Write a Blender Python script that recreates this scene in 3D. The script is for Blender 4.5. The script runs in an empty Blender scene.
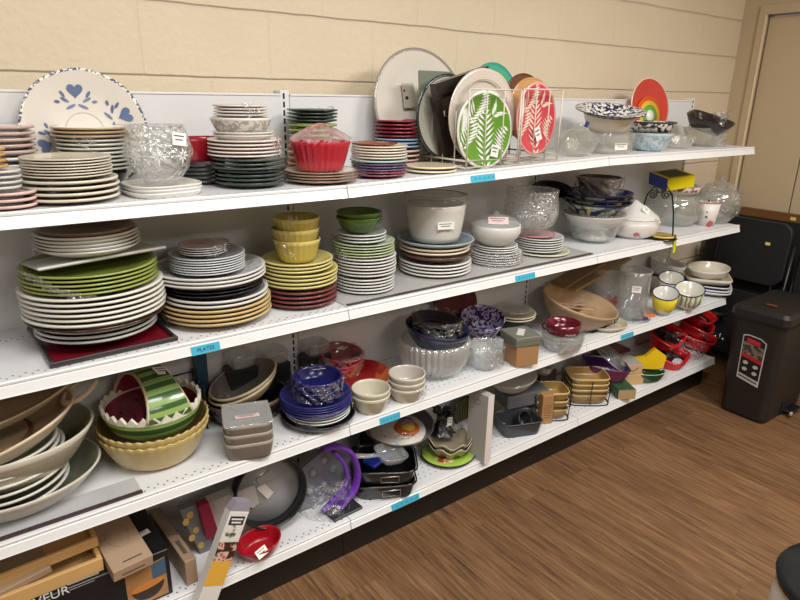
LP=[56,72,32,44]; EXPO=-.18
import bpy, bmesh, math, random
from mathutils import Vector, Matrix, noise
PI=math.pi; rnd=random.Random(7)
COL=bpy.context.scene.collection; SC=bpy.context.scene
# ---------------------------------------------------------------- camera
YAW,PIT,ROL=[math.radians(a) for a in (37.1667,18.2727,1.0022)]; FPX=622.05; H0=1.565
_f=Vector((math.sin(YAW)*math.cos(PIT),math.cos(YAW)*math.cos(PIT),-math.sin(PIT)))
_r=Vector((math.cos(YAW),-math.sin(YAW),0)); _u=_r.cross(_f)
CR=math.cos(ROL)*_r+math.sin(ROL)*_u; CU=-math.sin(ROL)*_r+math.cos(ROL)*_u; CF=_f
CP=Vector((0,0,H0))
def ray(x,y): return CR*((x-400)/FPX)+CU*((300-y)/FPX)+CF
def onz(x,y,z): d=ray(x,y); return CP+d*((z-H0)/d.z)
def ony(x,y,Y): d=ray(x,y); return CP+d*(Y/d.y)
def onx(x,y,X): d=ray(x,y); return CP+d*(X/d.x)
def dep(p): return (Vector(p)-CP).dot(CF)
def prj(p):
    q=Vector(p)-CP; w=q.dot(CF); return 400+FPX*q.dot(CR)/w, 300-FPX*q.dot(CU)/w
def zat(x,y,py):
    a,b=0.0,2.2
    for _ in range(40):
        m=(a+b)/2
        if prj((x,y,m))[1]>py: a=m
        else: b=m
    return (a+b)/2
cam=bpy.data.cameras.new('camera'); co=bpy.data.objects.new('camera',cam); COL.objects.link(co)
cam.lens=FPX/800*36; cam.sensor_width=36; cam.clip_start=.05
m=Matrix((CR,CU,-CF)).transposed().to_4x4(); m.translation=CP; co.matrix_world=m; SC.camera=co
SC.cycles.transparent_max_bounces=40; SC.cycles.max_bounces=10
# ---------------------------------------------------------------- materials
def lin(c):
    c=c/255; return c/12.92 if c<=.04045 else ((c+.055)/1.055)**2.4
def rgb(c): return (lin(c[0]),lin(c[1]),lin(c[2]),1)
MC={}
def nt(name):
    m=bpy.data.materials.new(name); m.use_nodes=True; t=m.node_tree; t.nodes.clear()
    o=t.nodes.new('ShaderNodeOutputMaterial'); return m,t,o
def M(c,rough=.35,metal=0,coat=0,bump=0,bs=60,name='glaze'):
    key=(c,rough,metal,coat,bump,bs)
    if key in MC: return MC[key]
    m,t,o=nt(name); b=t.nodes.new('ShaderNodeBsdfPrincipled'); t.links.new(b.outputs[0],o.inputs[0])
    b.inputs['Base Color'].default_value=rgb(c); b.inputs['Roughness'].default_value=rough
    b.inputs['Metallic'].default_value=metal; b.inputs['Coat Weight'].default_value=coat; b.inputs['Coat Roughness'].default_value=.08
    if bump:
        tc=t.nodes.new('ShaderNodeTexCoord'); n=t.nodes.new('ShaderNodeTexNoise'); n.inputs['Scale'].default_value=bs
        bp=t.nodes.new('ShaderNodeBump'); bp.inputs['Strength'].default_value=bump; bp.inputs['Distance'].default_value=.004
        t.links.new(tc.outputs['Object'],n.inputs['Vector']); t.links.new(n.outputs[0],bp.inputs['Height']); t.links.new(bp.outputs[0],b.inputs['Normal'])
        if coat: t.links.new(bp.outputs[0],b.inputs['Coat Normal'])
    MC[key]=m; return m
def G(c=(250,252,251),dens=.10,bump=0,bs=40,rough=.04,kind='glass',body=(225,228,226)):
    """thin clear glass / plastic film: see-through with a glossy coat and a little body colour"""
    dens*=.65; c=tuple(min(252,int(v*.3+252*.7)) for v in c); body=tuple(min(245,int(v*.6+245*.4)) for v in body)
    key=('G',c,dens,bump,bs,rough,kind,body)
    if key in MC: return MC[key]
    m,t,o=nt(kind); N=t.nodes.new; K=t.links.new
    tr=N('ShaderNodeBsdfTransparent'); tr.inputs[0].default_value=rgb(c)
    gl=N('ShaderNodeBsdfGlossy'); gl.inputs['Roughness'].default_value=rough; gl.inputs[0].default_value=(1,1,1,1)
    df=N('ShaderNodeBsdfDiffuse'); df.inputs[0].default_value=rgb(body)
    lw=N('ShaderNodeFresnel'); ge=N('ShaderNodeNewGeometry'); ir=N('ShaderNodeMapRange'); ir.inputs['To Min'].default_value=1.5; ir.inputs['To Max'].default_value=1/1.5; K(ge.outputs['Backfacing'],ir.inputs[0]); K(ir.outputs[0],lw.inputs[0])
    m1=N('ShaderNodeMixShader'); m1.inputs[0].default_value=dens; K(tr.outputs[0],m1.inputs[1]); K(df.outputs[0],m1.inputs[2])
    m2=N('ShaderNodeMixShader'); mm=N('ShaderNodeMath'); mm.operation='MULTIPLY_ADD'; mm.inputs[1].default_value=1.5 if kind=='film' else .9; mm.inputs[2].default_value=.06 if kind=='film' else .03
    K(lw.outputs[0],mm.inputs[0]); K(mm.outputs[0],m2.inputs[0]); K(m1.outputs[0],m2.inputs[1]); K(gl.outputs[0],m2.inputs[2]); K(m2.outputs[0],o.inputs[0])
    if bump:
        tc=N('ShaderNodeTexCoord'); n=N('ShaderNodeTexNoise' if kind!='cut' else 'ShaderNodeTexVoronoi'); n.inputs['Scale'].default_value=bs
        bp=N('ShaderNodeBump'); bp.inputs['Strength'].default_value=bump; bp.inputs['Distance'].default_value=.03 if kind=='film' else .01
        K(tc.outputs['Object'],n.inputs['Vector']); K(n.outputs[0],bp.inputs['Height']); K(bp.outputs[0],gl.inputs['Normal']); K(bp.outputs[0],lw.inputs['Normal'])
        if kind=='cut':
            K(bp.outputs[0],df.inputs['Normal']); mr=N('ShaderNodeMapRange'); mr.inputs['From Min'].default_value=.15; mr.inputs['From Max'].default_value=.6; mr.inputs['To Min'].default_value=.04; mr.inputs['To Max'].default_value=.28
            K(n.outputs[0],mr.inputs[0]); K(mr.outputs[0],m1.inputs[0])
    MC[key]=m; return m
def PT(c1,c2,scale=30,thr=.5,kind='noise',rough=.3,coat=0,det=3,soft=.03,c3=None,stretch=(1,1,1)):
    """two (three) colour glaze pattern"""
    key=('P',c1,c2,scale,thr,kind,rough,coat,det,soft,c3,stretch)
    if key in MC: return MC[key]
    m,t,o=nt('patterned_glaze'); N=t.nodes.new; K=t.links.new
    b=N('ShaderNodeBsdfPrincipled'); K(b.outputs[0],o.inputs[0]); b.inputs['Roughness'].default_value=rough; b.inputs['Coat Weight'].default_value=coat
    tc=N('ShaderNodeTexCoord'); mp=N('ShaderNodeMapping'); mp.inputs['Scale'].default_value=stretch; K(tc.outputs['Object'],mp.inputs[0])
    if kind=='noise':
        n=N('ShaderNodeTexNoise'); n.inputs['Detail'].default_value=det
    elif kind=='wave':
        n=N('ShaderNodeTexWave'); n.inputs['Distortion'].default_value=6; n.inputs['Detail'].default_value=det
    else:
        n=N('ShaderNodeTexVoronoi')
    n.inputs['Scale'].default_value=scale; K(mp.outputs[0],n.inputs['Vector'])
    r=N('ShaderNodeValToRGB'); e=r.color_ramp.elements; e[0].position=max(0,thr-soft); e[0].color=rgb(c1); e[1].position=min(1,thr+soft); e[1].color=rgb(c2)
    if c3: x=e.new(min(1,thr+.13)); x.color=rgb(c3)
    K(n.outputs[1 if False else 0],r.inputs[0]); K(r.outputs[0],b.inputs['Base Color'])
    MC[key]=m; return m
# ---------------------------------------------------------------- mesh helpers
def link(name,me,mats,parent=None,loc=None,rot=None,smooth=True):
    if not isinstance(mats,(list,tuple)): mats=[mats]
    if len(me.materials)==0:
        for x in mats: me.materials.append(x)
    o=bpy.data.objects.new(name,me); COL.objects.link(o)
    if parent: o.parent=parent
    if loc is not None: o.location=loc
    if rot is not None: o.rotation_euler=rot
    return o
def mesh(name,vs,fs,mi=None,smooth=True):
    me=bpy.data.meshes.new(name); me.from_pydata([tuple(v) for v in vs],[],fs); 
    if mi: me.polygons.foreach_set('material_index',mi)
    if smooth: me.polygons.foreach_set('use_smooth',[True]*len(me.polygons))
    me.update(); return me
LBL=[]
def tag(o,label,cat,group=None,kind=None):
    if kind: o['kind']=kind
    if label:
        n=len(label.split())
        if not 4<=n<=16: print('LABELLEN',n,label)
        o['label']=label; LBL.append(label)
    if cat: o['category']=cat
    if group: o['group']=group
    return o
def thing(name,loc,label,cat,rz=0,group=None,rot=None):
    o=bpy.data.objects.new(name,None); COL.objects.link(o); o.location=loc; o.rotation_euler=rot or (0,0,rz); o.empty_display_size=.05
    return tag(o,label,cat,group)
def lathe_data(prof,seg=36,mod=None,midx=None,sharp=True):
    vs=[];fs=[];mi=[];n=len(prof)
    for i,(r,z) in enumerate(prof):
        if r<1e-6: vs.append((0,0,z) if not mod else mod(0,0,z)); continue
        for k in range(seg):
            a=2*PI*k/seg
            vs.append((r*math.cos(a),r*math.sin(a),z) if not mod else mod(a,r,z))
    idx=[];c=0
    for (r,z) in prof:
        idx.append((c,1) if r<1e-6 else (c,seg)); c+=1 if r<1e-6 else seg
    for i in range(n-1):
        (a,na),(b,nb)=idx[i],idx[i+1]
        for k in range(seg):
            k2=(k+1)%seg
            if na==1 and nb==1: continue
            if na==1: f=(a,b+k2,b+k)
            elif nb==1: f=(a+k,a+k2,b)
            else: f=(a+k,a+k2,b+k2,b+k)
            fs.append(f); mi.append((midx[i] if i<len(midx) else midx[-1]) if midx else 0)
    return vs,fs,mi
def lathe(name,prof,mats,parent=None,loc=None,rot=None,seg=36,mod=None,midx=None):
    vs,fs,mi=lathe_data(prof,seg,mod,midx); me=mesh(name,vs,fs,mi)
    return link(name,me,mats,parent,loc,rot)
def sq(k=4,sx=1,sy=1):
    def f(a,r,z):
        c,s=math.cos(a),math.sin(a); q=(abs(c)**k+abs(s)**k)**(-1/k) if r else 0
        return (r*q*c*sx,r*q*s*sy,z)
    return f
def scal(n,amp,r0=0,ph=0,zamp=0,sx=1,sy=1):
    def f(a,r,z):
        w=math.cos(n*a+ph); t=1 if r>=r0 else 0
        rr=r*(1+amp*w*t); return (rr*math.cos(a)*sx,rr*math.sin(a)*sy,z+zamp*w*t)
    return f
def box_data(sx,sy,sz,c=(0,0,0),bev=0,seg=1,base=True):
    bm=bmesh.new(); bmesh.ops.create_cube(bm,size=1)
    for v in bm.verts: v.co=Vector((v.co.x*sx+c[0],v.co.y*sy+c[1],(v.co.z+(.5 if base else 0))*sz+c[2]))
    if bev: bmesh.ops.bevel(bm,geom=list(bm.edges),offset=bev,segments=seg,affect='EDGES',profile=.6)
    bm.verts.index_update()
    vs=[v.co.copy() for v in bm.verts]; fs=[[v.index for v in f.verts] for f in bm.faces]; bm.free(); return vs,fs
def merge(parts):
    V=[];F=[];MI=[]
    for p in parts:
        vs,fs=p[0],p[1]; m=p[2] if len(p)>2 else 0; o=len(V); V+=list(vs); F+=[[i+o for i in f] for f in fs]
        MI+= list(m) if isinstance(m,(list,tuple)) else [m]*len(fs)
    return V,F,MI
def box(name,size,mats,parent=None,loc=None,rot=None,c=(0,0,0),bev=0,seg=1,smooth=False,base=True):
    vs,fs=box_data(*size,c=c,bev=bev,seg=seg,base=base); return link(name,mesh(name,vs,fs,smooth=smooth),mats,parent,loc,rot)
def boxes(name,lst,mats,parent=None,loc=None,rot=None):
    """lst of (size,center-bottom,bevel[,midx])"""
    V,F,MI=merge([box_data(*l[0],c=l[1],bev=l[2] if len(l)>2 else 0)+((l[3] if len(l)>3 else 0),) for l in lst])
    return link(name,mesh(name,V,F,MI,smooth=False),mats,parent,loc,rot)
def tube_data(pts,r,seg=8,closed=False,flat=1):
    pts=[Vector(p) for p in pts]; n=len(pts); V=[];F=[]
    up=Vector((0,0,1)); prev=None
    for i,p in enumerate(pts):
        t=(pts[(i+1)%n]-pts[i-1]) if closed else (pts[min(i+1,n-1)]-pts[max(i-1,0)])
        t.normalize()
        if prev is None:
            a=up if abs(t.z)<.9 else Vector((1,0,0)); x=a.cross(t).normalized()
        else: x=(prev-t*prev.dot(t)).normalized()
        prev=x; y=t.cross(x); rr=r[i] if isinstance(r,(list,tuple)) else r
        for k in range(seg):
            a=2*PI*k/seg; V.append(p+x*math.cos(a)*rr+y*math.sin(a)*rr*flat)
    m=n if closed else n-1
    for i in range(m):
        for k in range(seg):
            a=i*seg; b=((i+1)%n)*seg; F.append([a+k,a+(k+1)%seg,b+(k+1)%seg,b+k])
    if not closed: F.append(list(range(seg))[::-1]); F.append([(n-1)*seg+k for k in range(seg)])
    return V,F
def tube(name,pts,r,mats,parent=None,loc=None,rot=None,seg=8,closed=False,flat=1):
    V,F=tube_data(pts,r,seg,closed,flat); return link(name,mesh(name,V,F),mats,parent,loc,rot)
def tubes(name,L,mats,parent=None,loc=None,rot=None,seg=6):
    V,F,MI=merge([tube_data(l[0],l[1],seg,l[2] if len(l)>2 else False) for l in L]); return link(name,mesh(name,V,F),mats,parent,loc,rot)
def prism(name,poly,thick,mats,parent=None,loc=None,rot=None,smooth=False):
    """poly in local XZ, thickness along Y (centered)"""
    n=len(poly); V=[(p[0],-thick/2,p[1]) for p in poly]+[(p[0],thick/2,p[1]) for p in poly]
    F=[list(range(n)),list(range(n,2*n))[::-1]]+[[i,i+n,(i+1)%n+n,(i+1)%n] for i in range(n)]
    return link(name,mesh(name,V,F,smooth=smooth),mats,parent,loc,rot)
def ell(cx,cz,rx,rz,n=20,rot=0,a0=0,a1=2*PI):
    return [(cx+rx*math.cos(a)*math.cos(rot)-rz*math.sin(a)*math.sin(rot),cz+rx*math.cos(a)*math.sin(rot)+rz*math.sin(a)*math.cos(rot)) for a in [a0+(a1-a0)*k/n for k in range(n)]]
def text(name,s,size,mat,parent,loc,rot,ext=.0003,align='CENTER'):
    c=bpy.data.curves.new(name,'FONT'); c.body=s; c.size=size; c.extrude=ext; c.align_x=align; c.align_y='CENTER'
    t=bpy.data.objects.new('tmp_text',c); COL.objects.link(t); bpy.context.view_layer.update()
    me=bpy.data.meshes.new_from_object(t.evaluated_get(bpy.context.evaluated_depsgraph_get())); bpy.data.objects.remove(t)
    me.materials.clear(); return link(name,me,mat,parent,loc,rot)
# ---------------------------------------------------------------- room
FY,PY,WY,CX=1.51,1.87,2.0,4.02
def struct(o): o['kind']='structure'; return o
def wall_mat():
    m,t,o=nt('painted_block'); N=t.nodes.new; K=t.links.new
    b=N('ShaderNodeBsdfPrincipled'); K(b.outputs[0],o.inputs[0]); b.inputs['Roughness'].default_value=.55
    tc=N('ShaderNodeTexCoord'); mp=N('ShaderNodeMapping'); K(tc.outputs['Object'],mp.inputs[0])
    # brick texture lives in XY: rotate so Z -> Y
    mp.inputs['Rotation'].default_value=(math.radians(-90),0,0); mp.inputs['Location'].default_value=(-.07,-1.61+.2032*10,0)
    wn=N('ShaderNodeTexNoise'); wn.inputs['Scale'].default_value=5; wn.inputs['Detail'].default_value=4; K(tc.outputs['Object'],wn.inputs['Vector'])
    vm=N('ShaderNodeVectorMath'); vm.operation='MULTIPLY_ADD'; vm.inputs[1].default_value=(.012,.012,.012); K(wn.outputs['Color'],vm.inputs[0]); K(mp.outputs[0],vm.inputs[2])
    br=N('ShaderNodeTexBrick'); K(vm.outputs[0],br.inputs['Vector'])
    for k,v in (('Scale',1),('Mortar Size',.005),('Mortar Smooth',.9),('Brick Width',.4064),('Row Height',.2032),('Bias',0)): br.inputs[k].default_value=v
    br.inputs['Color1'].default_value=(1,1,1,1); br.inputs['Color2'].default_value=(1,1,1,1); br.inputs['Mortar'].default_value=(0,0,0,1); br.offset=.5
    n=N('ShaderNodeTexNoise'); n.inputs['Scale'].default_value=45; n.inputs['Detail'].default_value=8; K(tc.outputs['Object'],n.inputs['Vector'])
    n2=N('ShaderNodeTexNoise'); n2.inputs['Scale'].default_value=4; n2.inputs['Detail'].default_value=3; K(tc.outputs['Object'],n2.inputs['Vector'])
    ad=N('ShaderNodeMath'); ad.operation='MULTIPLY_ADD'; ad.inputs[1].default_value=.34; K(n.outputs[0],ad.inputs[0]); 
    sp=N('ShaderNodeSeparateXYZ'); K(vm.outputs[0],sp.inputs[0])
    def q(op,a,v=None,b2=None):
        x=N('ShaderNodeMath'); x.operation=op; K(a,x.inputs[0])
        if v is not None: x.inputs[1].default_value=v
        if b2 is not None: K(b2,x.inputs[1])
        return x.outputs[0]
    fr=q('ABSOLUTE',q('SUBTRACT',q('FRACT',q('ADD',q('DIVIDE',sp.outputs['Y'],.2032),20.5)),.5))  # 0 on the joint
    hl=q('MINIMUM',q('MULTIPLY',fr,34),1.0)
    hh=q('ADD',q('MULTIPLY',hl,.75),None,q('MULTIPLY',br.outputs['Color'],.22)); K(hh,ad.inputs[2])
    bp=N('ShaderNodeBump'); bp.inputs['Distance'].default_value=.008; bp.inputs['Strength'].default_value=.75; K(ad.outputs[0],bp.inputs['Height']); K(bp.outputs[0],b.inputs['Normal'])
    mx=N('ShaderNodeMix'); mx.data_type='RGBA'; mx.inputs['A'].default_value=rgb((218,203,175)); mx.inputs['B'].default_value=rgb((227,213,187)); K(n2.outputs[0],mx.inputs['Factor'])
    K(mx.outputs['Result'],b.inputs['Base Color']); return m
def floor_mat():
    m,t,o=nt('vinyl_plank'); N=t.nodes.new; K=t.links.new
    b=N('ShaderNodeBsdfPrincipled'); K(b.outputs[0],o.inputs[0]); b.inputs['Roughness'].default_value=.42
    tc=N('ShaderNodeTexCoord'); mp=N('ShaderNodeMapping'); K(tc.outputs['Object'],mp.inputs[0]); mp.inputs['Rotation'].default_value=(0,0,math.radians(90))
    br=N('ShaderNodeTexBrick'); K(mp.outputs[0],br.inputs['Vector']); br.offset=.37
    for k,v in (('Scale',1),('Mortar Size',.0012),('Mortar Smooth',.2),('Brick Width',1.2),('Row Height',.15),('Bias',0)): br.inputs[k].default_value=v
    br.inputs['Color1'].default_value=(0,0,0,1); br.inputs['Color2'].default_value=(1,1,1,1); br.inputs['Mortar'].default_value=(.2,.2,.2,1)
    # per plank shift of the grain
    vm=N('ShaderNodeVectorMath'); vm.operation='MULTIPLY_ADD'; vm.inputs[1].default_value=(7,3,5); K(br.outputs['Color'],vm.inputs[0]); K(mp.outputs[0],vm.inputs[2])
    ms=N('ShaderNodeMapping'); ms.inputs['Scale'].default_value=(1.3,24,1); K(vm.outputs[0],ms.inputs[0])
    n=N('ShaderNodeTexNoise'); n.inputs['Scale'].default_value=3.2; n.inputs['Detail'].default_value=9; n.inputs['Roughness'].default_value=.68; n.inputs['Distortion'].default_value=.5; K(ms.outputs[0],n.inputs['Vector'])
    ms2=N('ShaderNodeMapping'); ms2.inputs['Scale'].default_value=(5,130,1); K(vm.outputs[0],ms2.inputs[0])
    n2=N('ShaderNodeTexNoise'); n2.inputs['Scale'].default_value=1.4; n2.inputs['Detail'].default_value=5; K(ms2.outputs[0],n2.inputs['Vector'])
    mt=N('ShaderNodeMath'); mt.operation='MULTIPLY_ADD'; mt.inputs[1].default_value=.26; K(n2.outputs[0],mt.inputs[0])
    mt2=N('ShaderNodeMath'); mt2.operation='MULTIPLY'; mt2.inputs[1].default_value=.91; K(n.outputs[0],mt2.inputs[0]); K(mt2.outputs[0],mt.inputs[2])
    r=N('ShaderNodeValToRGB'); e=r.color_ramp.elements
    e[0].position=.38; e[0].color=rgb((74,51,33)); e[1].position=.80; e[1].color=rgb((164,130,94))
    for p,c in ((.50,(106,76,50)),(.58,(124,90,61)),(.66,(140,104,72))): x=e.new(p); x.color=rgb(c)
    K(mt.outputs[0],r.inputs[0])
    hs=N('ShaderNodeHueSaturation'); mr=N('ShaderNodeMapRange'); mr.inputs['To Min'].default_value=.72; mr.inputs['To Max'].default_value=.94; K(br.outputs['Color'],mr.inputs[0]); K(mr.outputs[0],hs.inputs['Value']); K(r.outputs[0],hs.inputs['Color'])
    K(hs.outputs[0],b.inputs['Base Color'])
    bp=N('ShaderNodeBump'); bp.inputs['Strength'].default_value=.2; bp.inputs['Distance'].default_value=.002; K(n2.outputs[0],bp.inputs['Height']); K(bp.outputs[0],b.inputs['Normal'])
    return m
WM=wall_mat(); TAN=M((192,173,141),.5,bump=.12,bs=30,name='tan_paint'); LIT_EDGE=M((228,210,172),.45)
struct(box('wall_back',(9.1,.1,2.8),WM,loc=(-.52,WY+.05,0)))
struct(box('floor',(9.1,6.2,.1),floor_mat(),loc=(-.52,-1.0,-.1)))
struct(box('ceiling',(9.1,6.2,.1),M((225,222,214),.8),loc=(-.52,-1.0,2.8)))
struct(box('wall_left',(.1,6.0,2.8),M((226,207,168),.6),loc=(-5.02,-1.0,0)))
struct(box('wall_front',(9.1,.1,2.8),M((214,200,170),.6),loc=(-.52,-4.05,0)))
# right wall with a door opening Y .05..1.865
D0,D1,DZ=-.05,1.865,2.035
struct(boxes('wall_right',[((.1,WY-D1,2.8),(CX+.05,(WY+D1)/2,0)),((.1,D0+4.0,2.8),(CX+.05,(D0-4.0)/2,0)),((.1,D1-D0,2.8-DZ),(CX+.05,(D0+D1)/2,DZ))],TAN))
dr=struct(boxes('door_1',[((.04,1.545-D0-.012,DZ-.015),(CX+.045,(1.541+D0+.006)/2+.0,.005),.002)],TAN))
dr=struct(boxes('door_2',[((.04,D1-1.545-.012,DZ-.015),(CX+.045,(1.549+D1-.01)/2,.005),.002)],TAN))
struct(boxes('trim_1',[((.014,.038,DZ+.05),(CX-.007,D1+.019,0),.003),((.012,D1-D0-.002,.049),(CX-.006,(D0+D1)/2,DZ),.001)],TAN))
struct(boxes('trim_2',[((.02,.007,DZ),(CX-.006,D1-.0035,0),.001)],LIT_EDGE))  # jamb edge catching the light: its brightness is put into a paler colour
# ---------------------------------------------------------------- lights (ceiling fluorescents, all above and behind the frame)
def area(loc,sx,sy,pw,col=(1,.985,.96),rot=(0,0,0)):
    l=bpy.data.lights.new('ceiling_lamp','AREA'); l.shape='RECTANGLE'; l.size=sx; l.size_y=sy; l.energy=pw; l.color=col
    o=bpy.data.objects.new('ceiling_lamp',l); COL.objects.link(o); o.location=loc; o.rotation_euler=rot
area((.6,.25,2.76),1.2,.6,LP[0]); area((2.5,-.2,2.76),1.2,.6,LP[1]); area((-1.6,-.6,2.76),1.2,.6,LP[2]); area((1.0,-2.4,2.76),1.2,.6,LP[3])
w=bpy.data.worlds.new('world'); SC.world=w; w.use_nodes=True; w.node_tree.nodes['Background'].inputs[0].default_value=(.9,.9,1,1); w.node_tree.nodes['Background'].inputs[1].default_value=.3
SC.view_settings.view_transform='Standard'; SC.view_settings.look='None'; SC.view_settings.gamma=1; SC.view_settings.use_curve_mapping=False; SC.view_settings.exposure=EXPO
# ---------------------------------------------------------------- shelving
XJ=[-1.49,-.27,.95,2.17,3.39]
SZ={1:[1.322,1.32,1.317,1.346,1.342],2:[.948,.948,.948,.946,.940],3:[.549,.549,.55,.549,.536],4:[.185,.185,.185,.184,.180]}
def surf(s,x):
    z=SZ[s]
    for i in range(4):
        if x<=XJ[i+1] or i==3:
            t=(x-XJ[i])/(XJ[i+1]-XJ[i]); return z[i]*(1-t)+z[i+1]*t
def deck_mat(perf):
    m,t,o=nt('white_enamel_deck'); N=t.nodes.new; K=t.links.new
    b=N('ShaderNodeBsdfPrincipled'); K(b.outputs[0],o.inputs[0]); b.inputs['Roughness'].default_value=.3
    tc=N('ShaderNodeTexCoord'); sp=N('ShaderNodeSeparateXYZ'); K(tc.outputs['Object'],sp.inputs[0])
    def mth(op,a,b_=None,v=None):
        q=N('ShaderNodeMath'); q.operation=op; K(a,q.inputs[0])
        if b_ is not None: K(b_,q.inputs[1])
        if v is not None: q.inputs[1].default_value=v
        return q.outputs[0]
    P=.0254; PYy=.0127*(2 if perf else 1)
    row=mth('FLOOR',mth('DIVIDE',sp.outputs['Y'],v=PYy)); odd=mth('MULTIPLY',mth('MODULO',row,v=2),v=.5)
    fx=mth('SUBTRACT',mth('FRACT',mth('ADD',mth('DIVIDE',sp.outputs['X'],v=P),odd)),v=.5); fx=mth('MULTIPLY',fx,v=P)
    fy=mth('SUBTRACT',mth('FRACT',mth('DIVIDE',sp.outputs['Y'],v=PYy)),v=.5); fy=mth('MULTIPLY',fy,v=PYy)
    d=mth('SQRT',mth('ADD',mth('MULTIPLY',fx,fx),mth('MULTIPLY',fy,fy)))
    hole=mth('LESS_THAN',d,v=.0027)
    up=mth('GREATER_THAN',sp.outputs['Z'],v=-.003)
    if perf: band=mth('GREATER_THAN',sp.outputs['Y'],v=FY+.034)
    else:
        y=sp.outputs['Y']
        b1=mth('MULTIPLY',mth('GREATER_THAN',y,v=PYy*120+.0002),mth('LESS_THAN',y,v=PYy*122))
        b2=mth('MULTIPLY',mth('GREATER_THAN',y,v=PYy*140),mth('LESS_THAN',y,v=PYy*142)); band=mth('ADD',b1,b2)
    h=mth('MULTIPLY',mth('MULTIPLY',hole,band),up)
    mx=N('ShaderNodeMix'); mx.data_type='RGBA'; mx.inputs['A'].default_value=rgb((222,223,224)); mx.inputs['B'].default_value=rgb((60,60,62)); K(h,mx.inputs['Factor']); K(mx.outputs['Result'],b.inputs['Base Color'])
    return m
DK=[deck_mat(False),deck_mat(True)]; ENA=M((232,233,233),.28,coat=.3); PANEL=M((220,221,221),.4); DARK=M((22,17,14),.5); SLOT=M((18,18,20),.6)
unit=thing('gondola_shelving',(0,0,0),'white metal gondola shelving unit with four shelves along the block wall','shelving')
for s in (1,2,3,4):
    for i in range(4):
        x0,x1=XJ[i]+.0015,XJ[i+1]-.0015; z0,z1=SZ[s][i],SZ[s][i+1]
        perf=(s in (3,4) and i>=2)
        L=x1-x0; V,F=box_data(L,PY-FY-.012,.03,c=((x0+x1)/2,(PY+FY+.012)/2,-.03))
        me=mesh('shelf',V,F,smooth=False); 
        sl=(z1-z0)/(XJ[i+1]-XJ[i])
        for v in me.vertices: v.co.z+=0
        o=link('shelf',me,DK[1 if perf else 0],unit); o.rotation_euler=(0,-math.atan(sl),0)
        # rotate about left end
        a=-math.atan(sl); o.location=(x0-(x0*math.cos(a)),0,z0+x0*math.sin(a)) ; o.location.z=z0-(-math.sin(a)*x0)
        yf=FY; pf=[(yf+.016,.001),(yf+.003,.001),(yf+.001,-.002),(yf+.0015,-.007),(yf+.004,-.0085),(yf+.001,-.011),(yf-.004,-.030),(yf-.006,-.034),(yf-.002,-.036),(yf+.016,-.034)]
        n=len(pf); V=[(x0,y,z) for y,z in pf]+[(x1,y,z) for y,z in pf]; F=[[k,(k+1)%n,(k+1)%n+n,k+n] for k in range(n)]+[list(range(n))[::-1],list(range(n,2*n))]
        c=link('price_channel',mesh('price_channel',V,F,smooth=False),ENA,o)
for i in range(4):
    box('back_panel',(XJ[i+1]-XJ[i]-.032,.02,1.555-.02),PANEL,unit,loc=((XJ[i]+XJ[i+1])/2,PY+.012,.02))
    box('kick_plate',(XJ[i+1]-XJ[i]-.002,.02,.148),DARK,unit,loc=((XJ[i]+XJ[i+1])/2,FY+.062,0))
    boxes('panel_cap',[((XJ[i+1]-XJ[i]-.034,.026,.006),((XJ[i]+XJ[i+1])/2,PY+.012,1.555),.001)],ENA,unit)
for x in XJ[1:]:
    u=boxes('upright',[((.032,.05,1.572),(x,PY+.03,0),.002)],M((226,227,228),.35),unit)
    V,F,_=merge([box_data(.006,.002,.017,c=(x-.004,PY+.0045,.2+k*.0254)) for k in range(54)])
    link('slot_row',mesh('slot_row',V,F,smooth=False),SLOT,u)
# end foot of the base under the last bay
box('end_foot',(.03,PY-FY-.07,.148),DARK,unit,loc=(XJ[4]-.015,(PY+FY)/2+.03,0))
# ---------------------------------------------------------------- dishware
WHITE=(225,222,214); MESHC={}
def nkey(*a): return tuple(a)
ORD=['top','second','third','fourth','fifth','sixth','seventh','eighth','ninth','tenth','eleventh','twelfth']
NUMW={2:'two',3:'three',4:'four',5:'five',6:'six',7:'seven',8:'eight',9:'nine',10:'ten',11:'eleven',12:'twelve'}
def matof(c):
    return c if isinstance(c,bpy.types.Material) else M(c,.22,coat=.25)
def plate_mesh(R,h,t,cols,kind='plate',seg=44,n=0,amp=0,sqk=0):
    key=('pl',round(R,3),round(h,4),round(t,4),tuple(str(c) for c in cols),kind,n,amp,sqk)
    if key in MESHC: return MESHC[key]
    if kind=='plate':   out=[(0,.001),(.52*R,0),(.56*R,.0),(.66*R,.22*h),(.93*R,.86*h),(R,h)]
    elif kind=='coupe': out=[(0,.001),(.5*R,0),(.55*R,0),(.78*R,.35*h),(.93*R,.72*h),(R,h)]
    else:               out=[(0,.001),(.45*R,0),(.5*R,0),(.72*R,.3*h),(.9*R,.7*h),(R,h)]
    top=[(R*1.0,h+t*.6),(.985*R,h+t),(.93*R,.86*h+t),(.68*R,.26*h+t),(.58*R,.06*h+t),(0,t)]
    prof=out+top; m=len(out)
    mi=[2]*(m-1)+[1]*3+[0]*3
    mi[m-2]=2
    mod=scal(n,amp,.9*R) if n else (sq(sqk) if sqk else None)
    vs,fs,mi=lathe_data(prof,seg,mod,mi); me=mesh('plate',vs,fs,mi)
    cs=[matof(c) for c in cols]
    while len(cs)<3: cs.append(cs[0])
    for c in cs: me.materials.append(c)
    MESHC[key]=me; return me
def bowl_prof(R,H,t,foot=.5,p=.55,flare=0,n=7):
    o=[(0,.002),(foot*R*.9,0),(foot*R,0)]
    for k in range(1,n+1):
        u=k/n; o.append((R*(foot+(1-foot)*u**p)+flare*R*max(0,u-.8)/.2*.05,H*u))
    i=[(o[-1][0]-t*.5,H+t*.5)]+[(max(r-t,0),z+t*.25) for r,z in o[:2:-1]]+[(foot*R*.8,t),(0,t)]
    return o,i
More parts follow.
